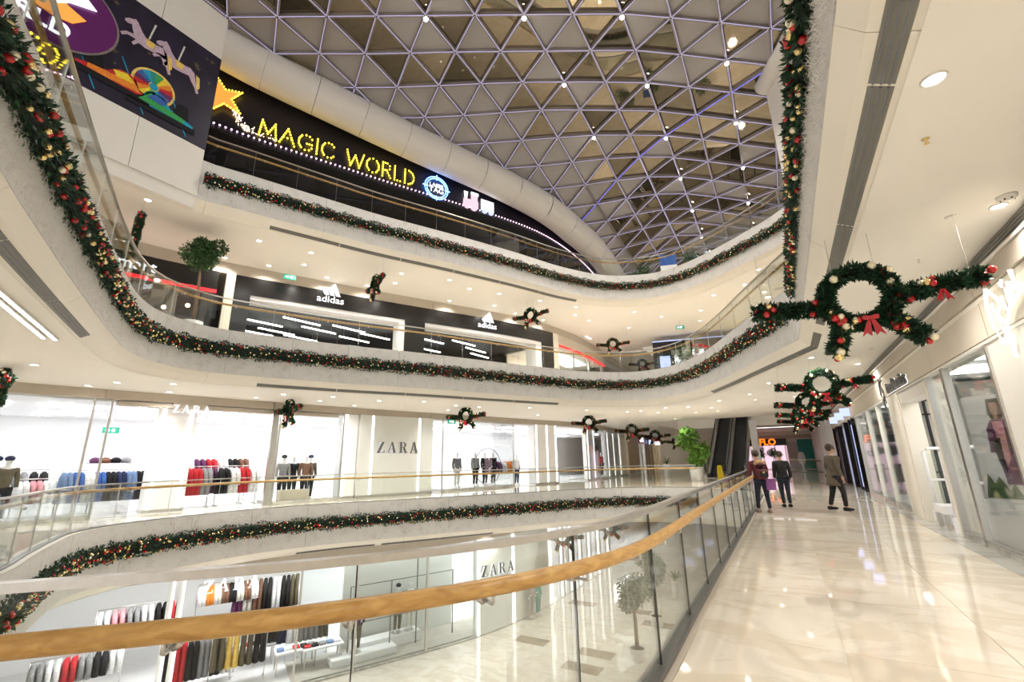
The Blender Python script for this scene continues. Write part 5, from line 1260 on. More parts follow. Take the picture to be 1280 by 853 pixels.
wn = w0thing('shop_window', 'lower shop window with mannequins on a white stepped plinth', 'window', 520)
for x0, x1 in ((376, 447), (447, 534), (534, 598)):
    w0box(wn, 'glass_pane', x0+.5, x1-.5, 0, .015, .05, 4.0, 'shop_glass'); w0box(wn, 'mullion', x0-1.2, x0+1.2, -.04, .06, 0, 4.1, 'steel')
w0box(wn, 'sill', 376, 690, -.05, .12, 0, .06, 'marble_grey'); w0box(wn, 'back_panel', 447, 598, 2.2, 2.3, 0, 4.1, 'shop_grey_wall')
w0box(wn, 'display_floor', 376, 640, .1, 2.2, .02, .10, 'concrete')
pt = w0thing('display_plinth', 'long white stepped plinth in the lower shop window', 'plinth', 480); w0box(pt, 'step', 425, 505, .5, 1.2, .1, .35, 'shop_white'); w0box(pt, 'step', 458, 542, 1.2, 1.9, .1, .50, 'shop_white')
lb_ = w0thing('display_rods', 'thin dark rod frame around the lower window mannequins', 'frame', 520)
for z_ in (1.35, 2.75): w0box(lb_, 'rod', 447, 580, 1.0, 1.03, z_, z_+.03, 'steel_dark')
for x_ in (447, 500, 533, 580): w0box(lb_, 'post', x_, x_+1.2, 1.0, 1.03, .1, 4.0 if x_ in (533,) else 2.78, 'steel_dark')
gw = w0thing('name_wall', 'grey glossy name wall of the lower shop with light strips', 'wall panel', 620); w0box(gw, 'panel', 598, 690, -.05, .4, .06, 4.1, 'shop_grey_wall')
for x_ in (597, 641, 688): w0box(gw, 'light_strip', x_-1.5, x_+1.5, -.08, -.05, .06, 4.1, 'strip_soft')
for n, x_ in enumerate((700, 712, 724, 736, 748, 760)):
    cc = w0thing('shop_column', 'white glowing pier of the lower shop, number %s right of the name wall' % ('one', 'two', 'three', 'four', 'five', 'six')[n], 'column', x_); w0box(cc, 'shaft', x_, x_+7, .0, .4, 0, 4.1, 'shop_white'); w0box(cc, 'light_strip', x_+2, x_+4, -.03, 0, .06, 4.1, 'strip_soft')
a, b = S0(600), S0(636); z0 = F0+2.45; sg = thing('name_sign', 'dark ZARA letters on the grey wall of the lower level', 'sign', (*W0.at(a, -.1), z0)); zara(wframe(W0, a, -.10, z0), (b-a)/3.95, 'steel_dark', sg); zara(wframe(W0, a-.02, -.06, z0-.03), (b-a)/3.95*1.04, 'letter_white', sg, .01)
a, b = S0(253, 740), S0(318, 738); z0 = hitz(W0, 258, 738)[1]; sg = thing('name_sign', 'white glowing ZARA letters hanging over the lower shop entrance', 'sign', (*W0.at(a, -.1), z0)); zara(wframe(W0, a, -.10, z0-.1), (b-a)/3.95, 'letter_white', sg)
for n, x_ in enumerate((215, 228)):
    cc = w0thing('entrance_column', 'white column at the lower shop entrance, %s of two' % ('left', 'right')[n], 'column', x_); w0box(cc, 'shaft', x_-4, x_+4, .5, .9, 0, 4.1, 'shop_white'); w0box(cc, 'light_strip', x_+1, x_+3, .47, .5, .1, 4.1, 'strip_soft')
def in0(x, y): p = atz(x, y, F0+.02); return (p.x, p.y, F0+.02)
racks0 = [(110, 3.0, 2.4, 'grey white red grey black white', 'near the left end of the lower shop', 'shirt', 1.6), (262, 2.2, 2.2, 'black red black grey black white', 'behind the hanging white letters', 'dress', 1.6), (294, 4.6, 2.2, 'white orange pearl brown black pearl brown white', 'high on the wall of the lower shop', 'shirt', 2.9),
          (350, 4.6, 2.6, 'plum pearl brown black white black olive', 'high on the wall right of the letters', 'dress', 2.9), (405, 2.6, 1.6, 'white grey grey olive', 'at the left of the lower window', 'dress', 2.0), (432, 3.4, 1.8, 'denim blue black denim', 'with blue jeans jackets in the lower shop', 'shirt', 1.7), (312, 1.6, 1.8, 'olive gold olive black', 'of leopard dresses', 'dress', 1.9), (180, 4.2, 2.6, 'white pink grey white black red', 'high on the left wall of the lower shop', 'shirt', 2.6), (365, 3.0, 1.6, 'black black navy black', 'of black coats in the lower shop', 'coat', 1.7)]
for (x, d_, L, cs, w, kd, h_) in racks0:
    p = W0.at(S0(x), d_); rack((p.x, p.y, F0+.02), W0.ang(S0(x)), L, cs.split(), w, kind=kd, h=h_)
for (x, d_, n) in ((385, 1.6, 0), (335, 3.0, 1), (418, 1.4, 2)):
    p = W0.at(S0(x), d_); p = (p.x, p.y, F0+.02); r = thing('display_table', 'white display table with folded clothes, %s in the lower shop' % ('middle', 'left', 'right')[n], 'table', p, W0.ang(S0(x)))
    k = MB(); k.box((0, 0, .72), (1.5, .8, .05)); obj('top', k, 'shop_white', r)
    for a in (-.68, .68):
        for c in (-.34, .34): k = MB(); k.box((a, c, .35), (.05, .05, .7)); obj('leg', k, 'steel', r)
    for q in range(5):
        ca, sa = math.cos(r.rotation_euler.z), math.sin(r.rotation_euler.z); u = -.56+.28*q; c = ('denim', 'white', 'red', 'black', 'grey')[(q+n) % 5]
        o = tag(obj('folded_shirt', MB().box((0, 0, .03), (.24, .34, .06)), 'cloth_'+c, loc=(p[0]+u*ca, p[1]+u*sa, p[2]+.745)), 'folded %s shirt on the %s display table of the lower shop' % (c, ('middle', 'left', 'right')[n]), 'clothing'); o.rotation_euler = (0, 0, r.rotation_euler.z)
for x, d, c, b_, h, hat, lab in ((515, 1.5, 'grey', 'olive', .5, 'black', 'mannequin with a black cap in the lower shop window'), (531, 1.5, 'denim', 'pearl', .5, None, 'white mannequin with a blue skirt in the lower shop window'), (457, .9, 'plum', 'olive', .35, None, 'mannequin turned sideways at the left of the lower window')):
    p = W0.at(S0(x), d); mannequin((p.x, p.y, F0+h), W0.ang(S0(x)), lab, c, b_, hat=hat)
for x, c, lab in ((665, 'teal', 'mannequin in a teal dress beside the lower name wall'), (657, 'grey', 'mannequin in a grey dress beside the lower name wall')):
    p = W0.at(S0(x), -.35); mannequin((p.x, p.y, F0+.02), W0.ang(S0(x)), lab, c, c)
p = in0(243, 765); exit_sign((p[0], p[1], F0+3.2), W0.ang(S0(243)), 'green exit sign inside the lower shop left of the dresses')
p = in0(297, 770); exit_sign((p[0], p[1], F0+3.3), W0.ang(S0(297)), 'green exit sign in front of the leopard dresses')
# ------------------------------------------------------------------ evergreen garlands with baubles
def sprig(V, Fc, p, d, L, w, rg):
    """one flat needle spray, folded along its midrib"""
    side = d.cross(Vector((rg.uniform(-1, 1), rg.uniform(-1, 1), rg.uniform(-1, 1))))
    if side.length < 1e-3: return
    side.normalize(); b = len(V); m_ = p+d*L*.45
    V += [tuple(p), tuple(m_+side*w), tuple(p+d*L), tuple(m_-side*w)]; Fc.append((b, b+1, b+2, b+3))
def bauble_mesh(r, n=10, k=6):
    m_ = MB(); m_.ball((0, 0, 0), r, n, k); m_.lathe((0, 0, r*.92), [(r*.22, 0), (r*.22, r*.2), (r*.08, r*.22)], 6); return m_
BB = {}
def bauble(parent, p, r, colour):
    key = colour
    if key not in BB: o = obj('bauble', bauble_mesh(0.05), 'bauble_'+colour, parent, True); BB[key] = o.data
    else: o = link('bauble', BB[key], parent)
    o.location = p; o.scale = (r/.05,)*3; return o
def garland(path, s0, s1, F, label, seed, rz_=.25, rd=.17, zc=-.66, seg=2.7, maxparts=300, dc=-.05):
    rg = random.Random(seed); mid = path.at((s0+s1)/2, dc)
    root = thing('fascia_garland', label, 'garland', (mid.x, mid.y, F+zc)); b0 = Vector(root.location)
    n = max(1, round((s1-s0)/seg)); cand = []
    for i in range(n):
        a, b = s0+(s1-s0)*i/n, s0+(s1-s0)*(i+1)/n
        p = path.at((a+b)/2); dist = (Vector((p.x, p.y, F))-camp).length
        if not any(in_view((*path.at(q), F+zc), 600) for q in (a, (a+b)/2, b)): continue
        dens = 900 if dist < 8 else (700 if dist < 14 else 640)
        V, Fc = [], []
        L = b-a; cnt = int(dens*L)
        for q in range(cnt):
            s = a+rg.random()*L*1.0; th = rg.uniform(-PI, PI); lump = 1+.14*math.sin(s*5.3+seed)+.10*math.sin(s*11+2*seed)
            c = path.at(s, dc); e = path.at(s, dc-.2)-c; out = Vector((e.x, e.y, 0)).normalized(); tg = Vector((-out.y, out.x, 0))
            rad = rg.uniform(.55, .95)*lump
            pos = Vector((c.x, c.y, F+zc))+out*(rd*math.cos(th)*rad)+Vector((0, 0, rz_*math.sin(th)*rad))
            d = (out*math.cos(th)+Vector((0, 0, math.sin(th)))*1.0+tg*rg.uniform(-1, 1)+Vector((0, 0, rg.uniform(-.4, .4)))).normalized()
            sprig(V, Fc, pos-b0, d, (1.0 if dist < 12 else .72)*rg.uniform(.055, .11), (1.0 if dist < 12 else 1.25)*rg.uniform(.013, .022), rg)
        ks = [a]+[q for q in path.s if a+.05 < q < b-.05]+[b]
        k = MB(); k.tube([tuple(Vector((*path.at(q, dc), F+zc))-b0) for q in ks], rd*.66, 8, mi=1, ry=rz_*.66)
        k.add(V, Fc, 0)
        obj('foliage', k, ['needles', 'needle_core'], root, kind='stuff')
        cl = a
        while cl < b:
            cl += rg.uniform(.07, .15) if dist < 12 else rg.uniform(.055, .115)
            for q in range(rg.choice((1, 1, 2, 3))):
                s = min(b, cl+rg.uniform(-.08, .08)); th = rg.uniform(-.75, 1.15)*1.15
                c = path.at(s, dc); e = path.at(s, dc-.2)-c; out = Vector((e.x, e.y, 0)).normalized()
                pos = Vector((c.x, c.y, F+zc))+out*(rd*1.02*math.cos(th))+Vector((0, 0, -rz_*.9*math.sin(th)))
                cand.append((dist, pos-b0, (1.0 if dist < 12 else .8)*rg.uniform(.030, .046), rg.choice(('red', 'red', 'gold', 'pearl', 'gold'))))
    cand.sort(key=lambda q: q[0])
    far = {}
    for i, (dist, p, r, c) in enumerate(cand):
        if i < maxparts: bauble(root, p, r, c)
        else: far.setdefault(c, MB()).ball(p, r, 6, 4)
    for c, mb in far.items(): obj('far_baubles', mb, 'bauble_'+c, root, True, kind='stuff')
    return root
garland(O2, max(.3, O2.hit(20, 60)-3.5), O2.hit(985, 395), F2, 'long evergreen garland with red and gold baubles along the upper gallery', 1)
garland(O2, sc2+.12, sc2+11.5, F2, 'evergreen garland directly overhead, running up to the picture top', 2, rz_=.22, rd=.12, maxparts=200, dc=-.03)
garland(O3, O3.hit(246, 222)+.2, O3.hit(986, 290)+.8, F3, 'evergreen garland below the amusement hall on the top gallery', 3, maxparts=60)
garland(O1, FAR1.hit(2, 770)-1.2, FAR1.hit(856, 622)+.6, F1, 'evergreen garland on the far side of the middle gallery, seen past the handrail', 4, maxparts=200)
bz = Path([Vector((-8.5, 46.85)), Vector((.8, 46.85))]); garland(bz, 3.6, 6.6, F2, 'short evergreen garland far down the corridor beside the escalator', 6, maxparts=0, dc=-.1)
# loose tinsel threads that stick out of the nearest tinsel bands
def tinsel(path, s0, s1, F, seed, n, parent):
    rg = random.Random(seed); V, Fc = [], []
    for q in range(n):
        s = rg.uniform(s0, s1); z = F-.03-1.38*rg.random(); c = path.at(s, 0); e = path.at(s, -.2)-c; out = Vector((e.x, e.y, 0)).normalized(); tg = Vector((-out.y, out.x, 0))
        d = (out*.55+tg*rg.uniform(-1, 1)+Vector((0, 0, rg.uniform(-1, 1)))).normalized()
        sprig(V, Fc, Vector((c.x, c.y, z)), d, rg.uniform(.05, .10), .0028, rg)
    k = MB(); k.add(V, Fc); obj('tinsel_threads', k, 'white_panel', parent, kind='stuff')
tinsel(O2, sc2+.1, sc2+11.5, F2, 31, 16000, fa2)
tinsel(O2, max(.3, O2.hit(30, 60)-2), O2.hit(180, 400), F2, 32, 15000, fa2)
# ------------------------------------------------------------------ hanging ring-and-arms wreaths
def foliage_tube(pts, r, dens, rg):
    V, Fc = [], []
    pts = [Vector(p) for p in pts]
    for a, b in zip(pts[:-1], pts[1:]):
        t = (b-a); L = t.length; t.normalize(); u = t.cross(Vector((0, 1, 0))); u = u.normalized() if u.length > .1 else Vector((1, 0, 0)); w = t.cross(u)
        for q in range(int(dens*L)):
            th = rg.uniform(0, 2*PI); o_ = u*math.cos(th)+w*math.sin(th); p = a+t*L*rg.random()+o_*r*rg.uniform(.3, .75)
            d = (o_*1.0+t*rg.uniform(-1, 1.0)+Vector((rg.uniform(-.4, .4),)*3)).normalized(); sprig(V, Fc, p, d, rg.uniform(.06, .10), rg.uniform(.011, .019), rg)
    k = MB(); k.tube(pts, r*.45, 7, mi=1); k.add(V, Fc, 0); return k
rg = random.Random(77)
WR = thing('hanging_wreath', 'nearest hanging wreath with long garland arms and a red bow', 'wreath', (0, 0, 0))
ringp = [(.33*math.cos(a*PI/10), 0, .33*math.sin(a*PI/10)) for a in range(21)]
arms = {'ring': ringp, 'left_arm': [(-.30, 0, -.08), (-.55, .02, -.06), (-.85, 0, -.02), (-1.12, 0, 0)], 'right_arm': [(.30, 0, -.08), (.5, .02, -.03), (.8, -.02, .0), (1.12, 0, .02)],
        'left_leg': [(-.18, 0, -.22), (-.24, 0, -.40), (-.33, 0, -.66)], 'right_leg': [(.20, 0, -.22), (.34, 0, -.40), (.52, 0, -.58)]}
for nm, pts in arms.items():
    k = foliage_tube(pts, .088, 1700, rg); obj(nm, k, ['needles', 'needle_core'], WR, kind='stuff')
for nm, pts in arms.items():
    P = [Vector(p) for p in pts]
    for q in range(14 if nm == 'ring' else 9):
        i = rg.randrange(len(P)-1); p = P[i].lerp(P[i+1], rg.random()); th = rg.uniform(-.2*PI, 1.2*PI)
        bauble(WR, p+Vector((rg.uniform(-.05, .05), -.085*abs(math.sin(th))-.01, .07*math.cos(th))), rg.uniform(.036, .050), rg.choice(('red', 'red', 'gold', 'pearl')))
for u in (-1.08, 1.1, -.33, .52): bauble(WR, (u, -.02, .02 if abs(u) > 1 else (-.72 if u < 0 else -.63)), .036, 'red')
bw = MB()
for s_ in (-1, 1):
    bw.flat([(0, 0), (s_*.03, .035), (s_*.08, .03), (s_*.075, -.015), (s_*.03, -.02)], Matrix(((1, 0, 0, .05), (0, 0, -1, -.10), (0, 1, 0, -.30), (0, 0, 0, 1))), .03)
    bw.flat([(0, 0), (s_*.03, 0), (s_*.11, -.21), (s_*.06, -.17), (s_*.02, -.21)], Matrix(((1, 0, 0, .05), (0, 0, -1, -.10), (0, 1, 0, -.30), (0, 0, 0, 1))), .012)
bw.box((.05, -.12, -.30), (.04, .04, .045)); obj('red_bow', bw, 'ribbon_red', WR)
bw = MB(); 
for s_ in (-1, 1): bw.flat([(0, 0), (s_*.02, 0), (s_*.08, -.14), (s_*.045, -.11), (s_*.02, -.14)], Matrix(((1, 0, 0, .72), (0, 0, -1, -.09), (0, 1, 0, -.08), (0, 0, 0, 1))), .01)
obj('small_bow', bw, 'ribbon_red', WR)
for u, z in ((-.21, .24), (.21, .24), (-1.0, .05), (1.0, .05)):
    k = MB(); k.tube([(u, 0, z), (u, 0, .80)], .003, 4); obj('cord', k, 'steel', WR)
WR.location = (1.02, 6.5, 3.36)
for n, (x, y) in enumerate(((1.13, 15.0), (1.0, 20.4), (.95, 25.5), (.95, 30.5))):
    dup(WR, (x, y, 3.43), 0, 'hanging wreath over the corridor, %s from the viewer' % ('second', 'third', 'fourth', 'fifth')[n])
def wreath_at(x, y, z, path, label, extra=0.0):
    p = atz(x, y, z); s = min((q for q in path.s), key=lambda q: (path.at(q)-Vector((p.x, p.y))).length); w_ = dup(WR, p, path.ang(s)-PI/2+extra, label)
    gap = {W0: C0, W1: C1, W2: C2}[path]-p.z
    for c in w_.children:
        if c.name.startswith('cord'): c.scale = (1, 1, gap/.8)
for (x, y, l) in ((361, 512, 'hanging wreath seen edge-on before the shop post of the middle gallery'), (582, 520, 'hanging wreath above the coat window of the middle gallery'), (736, 528, 'hanging wreath before the white columns of the middle gallery'), (790, 538, 'hanging wreath beside the tan pillar'),
                  (819, 545, 'hanging wreath before the red and white shop sign'), (846, 552, 'small hanging wreath left of the bright green plant'), (864, 556, 'smallest hanging wreath beside the escalator'), (2, 480, 'cut-off hanging wreath at the left picture edge')):
    wreath_at(x, y, {790: 3.4, 819: 3.2, 846: 2.9, 864: 2.7}.get(x, 3.75), W1, l, .35 if x > 400 else 0)
for (x, y, l) in ((172, 285, 'hanging wreath in front of the red-lined cafe sign'), (469, 355, 'hanging wreath seen edge-on between the two sports shop openings'), (663, 394, 'hanging wreath at the right end of the black sports shop'), (766, 430, 'hanging wreath before the pale shop of the upper gallery'), (803, 455, 'last hanging wreath of the upper gallery')):
    wreath_at(x, y, F2+3.35, W2, l, .35 if x > 600 else 0)
for (x, y, l) in ((703, 672, 'hanging wreath of the lower level seen through the near glass'), (762, 660, 'farther hanging wreath of the lower level')):
    wreath_at(x, y, F0+3.7, W0, l, .5)
# ------------------------------------------------------------------ plants
def leaf_cloud(c, R, n, rg, size=.09, sq=1.0, lumps=7):
    V, Fc = [], []; L = [(Vector((rg.gauss(0, .3), rg.gauss(0, .3), rg.gauss(0, .3)))*R, rg.uniform(.35, .6)*R) for _ in range(lumps)]+[(Vector((0, 0, 0)), .62*R)]
    for q in range(n):
        o_, r = rg.choice(L); d = Vector((rg.gauss(0, 1), rg.gauss(0, 1), rg.gauss(0, 1))).normalized(); p = Vector(c)+o_+d*r*(rg.random()**.35); p.z = c[2]+(p.z-c[2])*sq
        dd = (d+Vector((rg.uniform(-1, 1), rg.uniform(-1, 1), rg.uniform(-1.2, .4)))).normalized(); sprig(V, Fc, p, dd, size*rg.uniform(.7, 1.3), size*.27, rg)
    k = MB(); k.add(V, Fc); return k
def pot(r, h, w, mat='planter_white', d2=None):
    k = MB(); k.lathe((0, 0, 0), [(w*.8, 0), (w*.85, .02), (w, h), (w*.94, h), (w*.9, h-.06)], 20); obj('planter', k, mat, r, True)
    k = MB(); k.lathe((0, 0, 0), [(w*.9, h-.05), (w*.9, h-.04)], 16); obj('soil', k, 'soil', r)
def ficus(p, zc, R, label, seed, twin=True, ph=.6, leaves=4200, cat='tree'):
    rg = random.Random(seed); r = thing('ficus_tree', label, cat, p); pot(r, ph, .32)
    for s_ in ((-1, 1) if twin else (0,)):
        k = MB(); k.tube([(s_*.05, 0, ph-.06), (s_*.07, .02, ph+(zc-p[2]-ph)*.4), (s_*.02, -.03, ph+(zc-p[2]-ph)*.75), (-s_*.05, 0, zc-p[2])], [.085, .075, .065, .04] if not twin else .028, 7); obj('trunk', k, 'bark', r, True)
    k = MB()
    for q in range(7): a = q*.9; k.tube([(0, 0, zc-p[2]-R*.5), (math.cos(a)*R*.45, math.sin(a)*R*.45, zc-p[2]+R*.2*math.sin(q*2.1))], .014, 5)
    obj('branches', k, 'bark', r)
    obj('leaves', leaf_cloud((0, 0, zc-p[2]), R, leaves, rg, size=.11), 'leaf_green', r, kind='stuff'); return r
d = ray(242, 395); t_ = 18.8/math.hypot(d.x, d.y); P = Vector((d.x*t_, d.y*t_, F2)); rz = ray(246, 320); zc = EYE+rz.z*18.8/math.hypot(rz.x, rz.y)
ficus(tuple(P), zc, .74, 'round-crowned ficus tree in a planter on the upper gallery before the cafe', 5)
P = atz(798, 826, F0); ficus((P.x, P.y, F0), F0+2.55, .85, 'nearer round ficus tree on the lower floor behind the glass', 6, twin=False, ph=.45)
P = atz(822, 783, F0); ficus((P.x, P.y, F0), F0+2.75, .9, 'farther round ficus tree on the lower floor behind the glass', 9, twin=False, ph=.45)
def palm(p, label, seed, ph=.95, w=.22, n=18, L=.75, mat='leaf_green'):
    rg = random.Random(seed); r = thing('potted_palm', label, 'plant', p); pot(r, ph, w)
    for q in range(n):
        a = rg.uniform(0, 2*PI); e = rg.uniform(.3, 1.0); k = MB(); pts = []
        for j in range(6):
            u = j/5; pts.append((Vector((math.cos(a), math.sin(a), 0))*L*e*u+Vector((0, 0, ph+L*(1.2-e*.6)*(u-.55*e*u*u)))))
        vs = []; sd = Vector((-math.sin(a), math.cos(a), 0))
        for j, c in enumerate(pts): w_ = .045*math.sin(PI*min(.97, .12+j/5.4)); vs += [c-sd*w_, c+sd*w_]
        k.add(vs, [(2*j, 2*j+1, 2*j+3, 2*j+2) for j in range(5)]); obj('leaf', k, mat, r, True)
    return r
P = atz(846, 748, F0); palm((P.x, P.y, F0), 'small palm in a tall white planter on the lower floor', 12)
P = atz(835, 596, F1); palm((P.x, P.y, 0), 'small plant in a white planter left of the escalator', 13, ph=1.0, w=.3, n=16, L=.8)
P = atz(800, 352, F3); 
for (x, d_, n, l) in ((800, 27.5, 0, 'leafy bush on the top gallery behind the railing, left one'), (866, 27.5, 1, 'leafy bush on the top gallery behind the railing, right one')):
    dd = ray(x, 335); t_ = d_/math.hypot(dd.x, dd.y); ficus((dd.x*t_, dd.y*t_, F3), F3+(1.35 if n else .95), .75, l, 20+n, ph=.4, leaves=1200, cat='plant')
rg = random.Random(3)
P = atz(872, 601, F1); r = thing('green_plant', 'tall bright green leafy plant in a planter beside the escalator', 'plant', (P.x, P.y, 0)); pot(r, .9, .45)
k = MB(); k.tube([(0, 0, .8), (.1, 0, 1.6), (-.1, 0, 2.6)], .05, 7); obj('stem', k, 'bark', r, True)
for n, (x_, z_, R_) in enumerate(((-.3, 2.9, .75), (.35, 1.9, .7), (.0, 1.4, .5))): obj('leaf_cluster', leaf_cloud((x_, 0, z_), R_, 420, rg, size=.34), 'leaf_bright', r, kind='stuff')
P = atz(968, 592, F1)
for n, (u, l) in enumerate(((-.9, 'dark bushy plant behind the walking woman, left'), (.2, 'bushy plant behind the walking woman, right'))):
    ficus((P.x+u, P.y, 0), 1.75, .62, l, 40+n, ph=.7, leaves=900, cat='plant')
# upper gallery far: potted conifer
d = ray(856, 440); t_ = 27/math.hypot(d.x, d.y); r = thing('potted_conifer', 'dark potted tree before the colourful kiosk of the upper gallery', 'plant', (d.x*t_, d.y*t_, F2)); pot(r, .5, .3); obj('leaves', leaf_cloud((0, 0, 1.5), .75, 1200, rg, size=.12), 'leaf_green', r, kind='stuff'); k = MB(); k.tube([(0, 0, .4), (0, 0, 1.5)], .04, 6); obj('trunk', k, 'bark', r)
# blue and white banner stand on the top gallery
d = ray(834, 318); t_ = 27/math.hypot(d.x, d.y); r = thing('banner_stand', 'small blue and white banner stand on the top gallery', 'banner', (d.x*t_, d.y*t_, F3), .3)
k = MB(); k.box((0, 0, 1.35), (.95, .04, .7)); obj('blue_sheet', k, 'cloth_blue', r); k = MB(); k.box((0, 0, .7), (.95, .05, .6)); obj('white_sheet', k, 'shop_white', r); k = MB(); k.box((0, 0, .2), (.05, .05, .4)); k.box((0, 0, .02), (.7, .3, .04)); obj('foot', k, 'steel_dark', r)
# ------------------------------------------------------------------ escalators
def escalator(x, y0, label, w=1.0, rise=F2-F1):
    r = thing('escalator', label, 'escalator', (x, y0, 0), -.047); n = 29; run = rise/math.tan(math.radians(32)); 
    st = MB(); st.box((0, 0, 0), (w, run/n*1.05, .30)); me = None
    for q in range(n):
        o = obj('step', st, 'black_panel', r) if me is None else link('step', me, r); me = o.data; o.location = (0, 1.2+run*(q+.5)/n, rise*(q+.5)/n-.06)
    k = MB(); k.box((0, .5, .02), (w+.1, 1.3, .04)); obj('landing_plate', k, 'steel', r)
    for s_ in (-1, 1):
        xx = s_*(w/2+.09)
        k = MB(); pr = [(-.1, -.05), (1.3, -.05), (1.3+run, rise-.05), (1.3+run, rise+.32), (1.3, .32), (-.1, .25)]
        vs = [(xx+o_, y, z) for o_ in (-.09, .09) for y, z in pr]; m_ = len(pr); k.add(vs, [tuple(range(m_)), tuple(range(m_, 2*m_))]+[(i, (i+1) % m_, m_+(i+1) % m_, m_+i) for i in range(m_)]); obj('skirt', k, 'steel', r)
        k = MB(); pr = [(.0, .25), (1.3, .32), (1.3+run, rise+.32), (1.3+run, rise+.98), (1.2, .98), (.1, .95)]
        vs = [(xx+o_, y, z) for o_ in (-.008, .008) for y, z in pr]; k.add(vs, [tuple(range(m_)), tuple(range(m_, 2*m_))]+[(i, (i+1) % m_, m_+(i+1) % m_, m_+i) for i in range(m_)]); obj('glass_side', k, 'rail_glass', r)
        k = MB(); k.tube([(xx, 0, .5), (xx, -.05, .8), (xx, .1, 1.0), (xx, 1.25, 1.03), (xx, 1.3+run, rise+1.03)], .045, 8); obj('handrail', k, 'black_matte', r, True)
    return r
escalator(-4.75, 37.2, 'left dark escalator rising to the upper gallery'); escalator(-3.38, 37.2, 'right dark escalator rising to the upper gallery')
o = tag(obj('escalator_column', MB().box((0, 0, 2.05), (.45, .45, 4.14)), 'shop_white', loc=(-1.85, 38.4, 0)), 'white square column right of the escalators', 'column')
o = thing('caution_board', 'yellow caution board standing before the escalators', 'sign', (atz(900, 600, 0).x, 35.6, 0)); k = MB(); k.flat([(-.2, 0), (.2, 0), (.15, .55), (.08, .6), (-.08, .6), (-.15, .55)], Matrix(((1, 0, 0, 0), (0, 0, -1, 0), (0, 1, 0, .35), (0, 0, 0, 1))), .03); obj('board', k, 'cloth_yellow', o); k = MB(); k.box((0, .15, .2), (.4, .3, .4)); obj('stand', k, 'cloth_yellow', o)
# ------------------------------------------------------------------ far end of the corridor
ew = struct('wall_end', MB().box((-4, 60.2, 2), (30, .3, 4.3)), 'cream_panel')
ef = thing('far_shop_front', 'far shop front with glowing orange FLO letters on a dark band', 'shop front', (0, 60, 0))
for (x0, x1, z0, z1, m_, nm) in ((-4.5, .2, 2.6, 3.35, 'black_panel', 'sign_band'), (-4.4, .1, .1, 2.6, 'screen_pink', 'lit_window'), (.2, 1.2, .1, 2.9, 'grey_board', 'grey_board'), (1.2, 2.6, .1, 3.2, 'teal_board', 'teal_board'), (-4.5, 2.6, 3.35, 3.7, 'plaster_taupe', 'upper_band')):
    obj(nm, MB().box(((x0+x1)/2, -.05, (z0+z1)/2), (x1-x0, .1, z1-z0)), m_, ef)
for x_ in (-3.4, -2.2, -1, 0): obj('mullion', MB().box((x_, -.12, 1.35), (.08, .06, 2.5)), 'white_panel', ef)
text('FLO', Matrix(((1, 0, 0, -1.65), (0, 0, -1, 59.86), (0, 1, 0, 2.98), (0, 0, 0, 1))), .95, 'letter_orange', ef, bold=.03)
RL = Path([Vector((.2, 50)), Vector((2.6, 50))]); balustrade(RL, 0, 2.4, F1, 'short glass balustrade across the far end of the corridor', brackets=False, dgl=0.0, dhr=.1)
wp = thing('white_urn', 'small white urn on the far railing end', 'vase', (1.2, 51.5, 0)); k = MB(); k.lathe((0, 0, 0), [(.2, 0), (.12, .1), (.1, .6), (.28, 1.0), (.3, 1.4), (.2, 1.75), (.1, 1.8)], 14); obj('body', k, 'shop_white', wp, True); k = MB(); k.lathe((0, 0, -.0), [(.26, 0), (.26, .06)], 14); obj('foot', k, 'shop_white', wp)
for n in range(1):
    tag(obj('linear_lamp', MB().box((0, 0, 0), (5.0, .06, .03)), 'strip_soft', loc=(-1, 50.5+n*5.0, C1-.02)), 'thin bright ceiling line far down the corridor', 'ceiling light', 'bright lines in the far ceiling')
# ------------------------------------------------------------------ people
def head_details(r, J, skin, hair, long=False):
    c = Vector(J['skull'][0]); k = MB()
    k.ball(c+Vector((0, .022, .025)), .108, 14, 8, sc=(.95, 1.05, 1.0))
    if long: k.tube([c+Vector((0, .06, .02)), c+Vector((0, .09, -.10)), c+Vector((0, .085, -.24))], [.09, .085, .05], 10, ry=[.07, .06, .04])
    obj('hair', k, hair, r, True)
    fc = MB(); fc.flat([(-.014, .02), (.014, .02), (.018, -.02), (-.018, -.02)], Matrix(((1, 0, 0, c.x), (0, 0, -1, c.y-.085), (0, 1, 0, c.z-.045), (0, 0, 0, 1))), .03); obj('nose', fc, skin, r)
    for s_ in (-1, 1):
        k = MB(); k.ball(c+Vector((s_*.033, -.083, -.02)), .013, 8, 5); obj('eye', k, 'trouser_black', r, True)
        k = MB(); k.ball(c+Vector((s_*.083, .01, -.035)), .028, 8, 5, sc=(.4, .8, 1.2)); obj('ear', k, skin, r, True)
    k = MB(); k.box((c.x, c.y-.082, c.z-.095), (.045, .012, .01)); obj('mouth', k, 'ribbon_red', r)
def hand(r, wr, ha, skin):
    w, h = Vector(wr), Vector(ha); d = (h-w).normalized(); s_ = d.cross(Vector((0, 0, 1))); s_ = s_.normalized() if s_.length > .1 else Vector((1, 0, 0)); nrm = s_.cross(d)
    for q, L in enumerate((.060, .070, .066, .052)):
        b = h+s_*(-.027+.018*q)+d*.01; k = MB(); k.tube([b, b+d*L*.5-nrm*.004, b+d*L*.9-nrm*.022], [.009, .008, .006], 6); obj('finger', k, skin, r, True)
    b = w+d*.03+s_*-.03; k = MB(); k.tube([b, b+d*.03-s_*.018, b+d*.055-s_*.02-nrm*.01], [.011, .010, .007], 6); obj('thumb', k, skin, r, True)
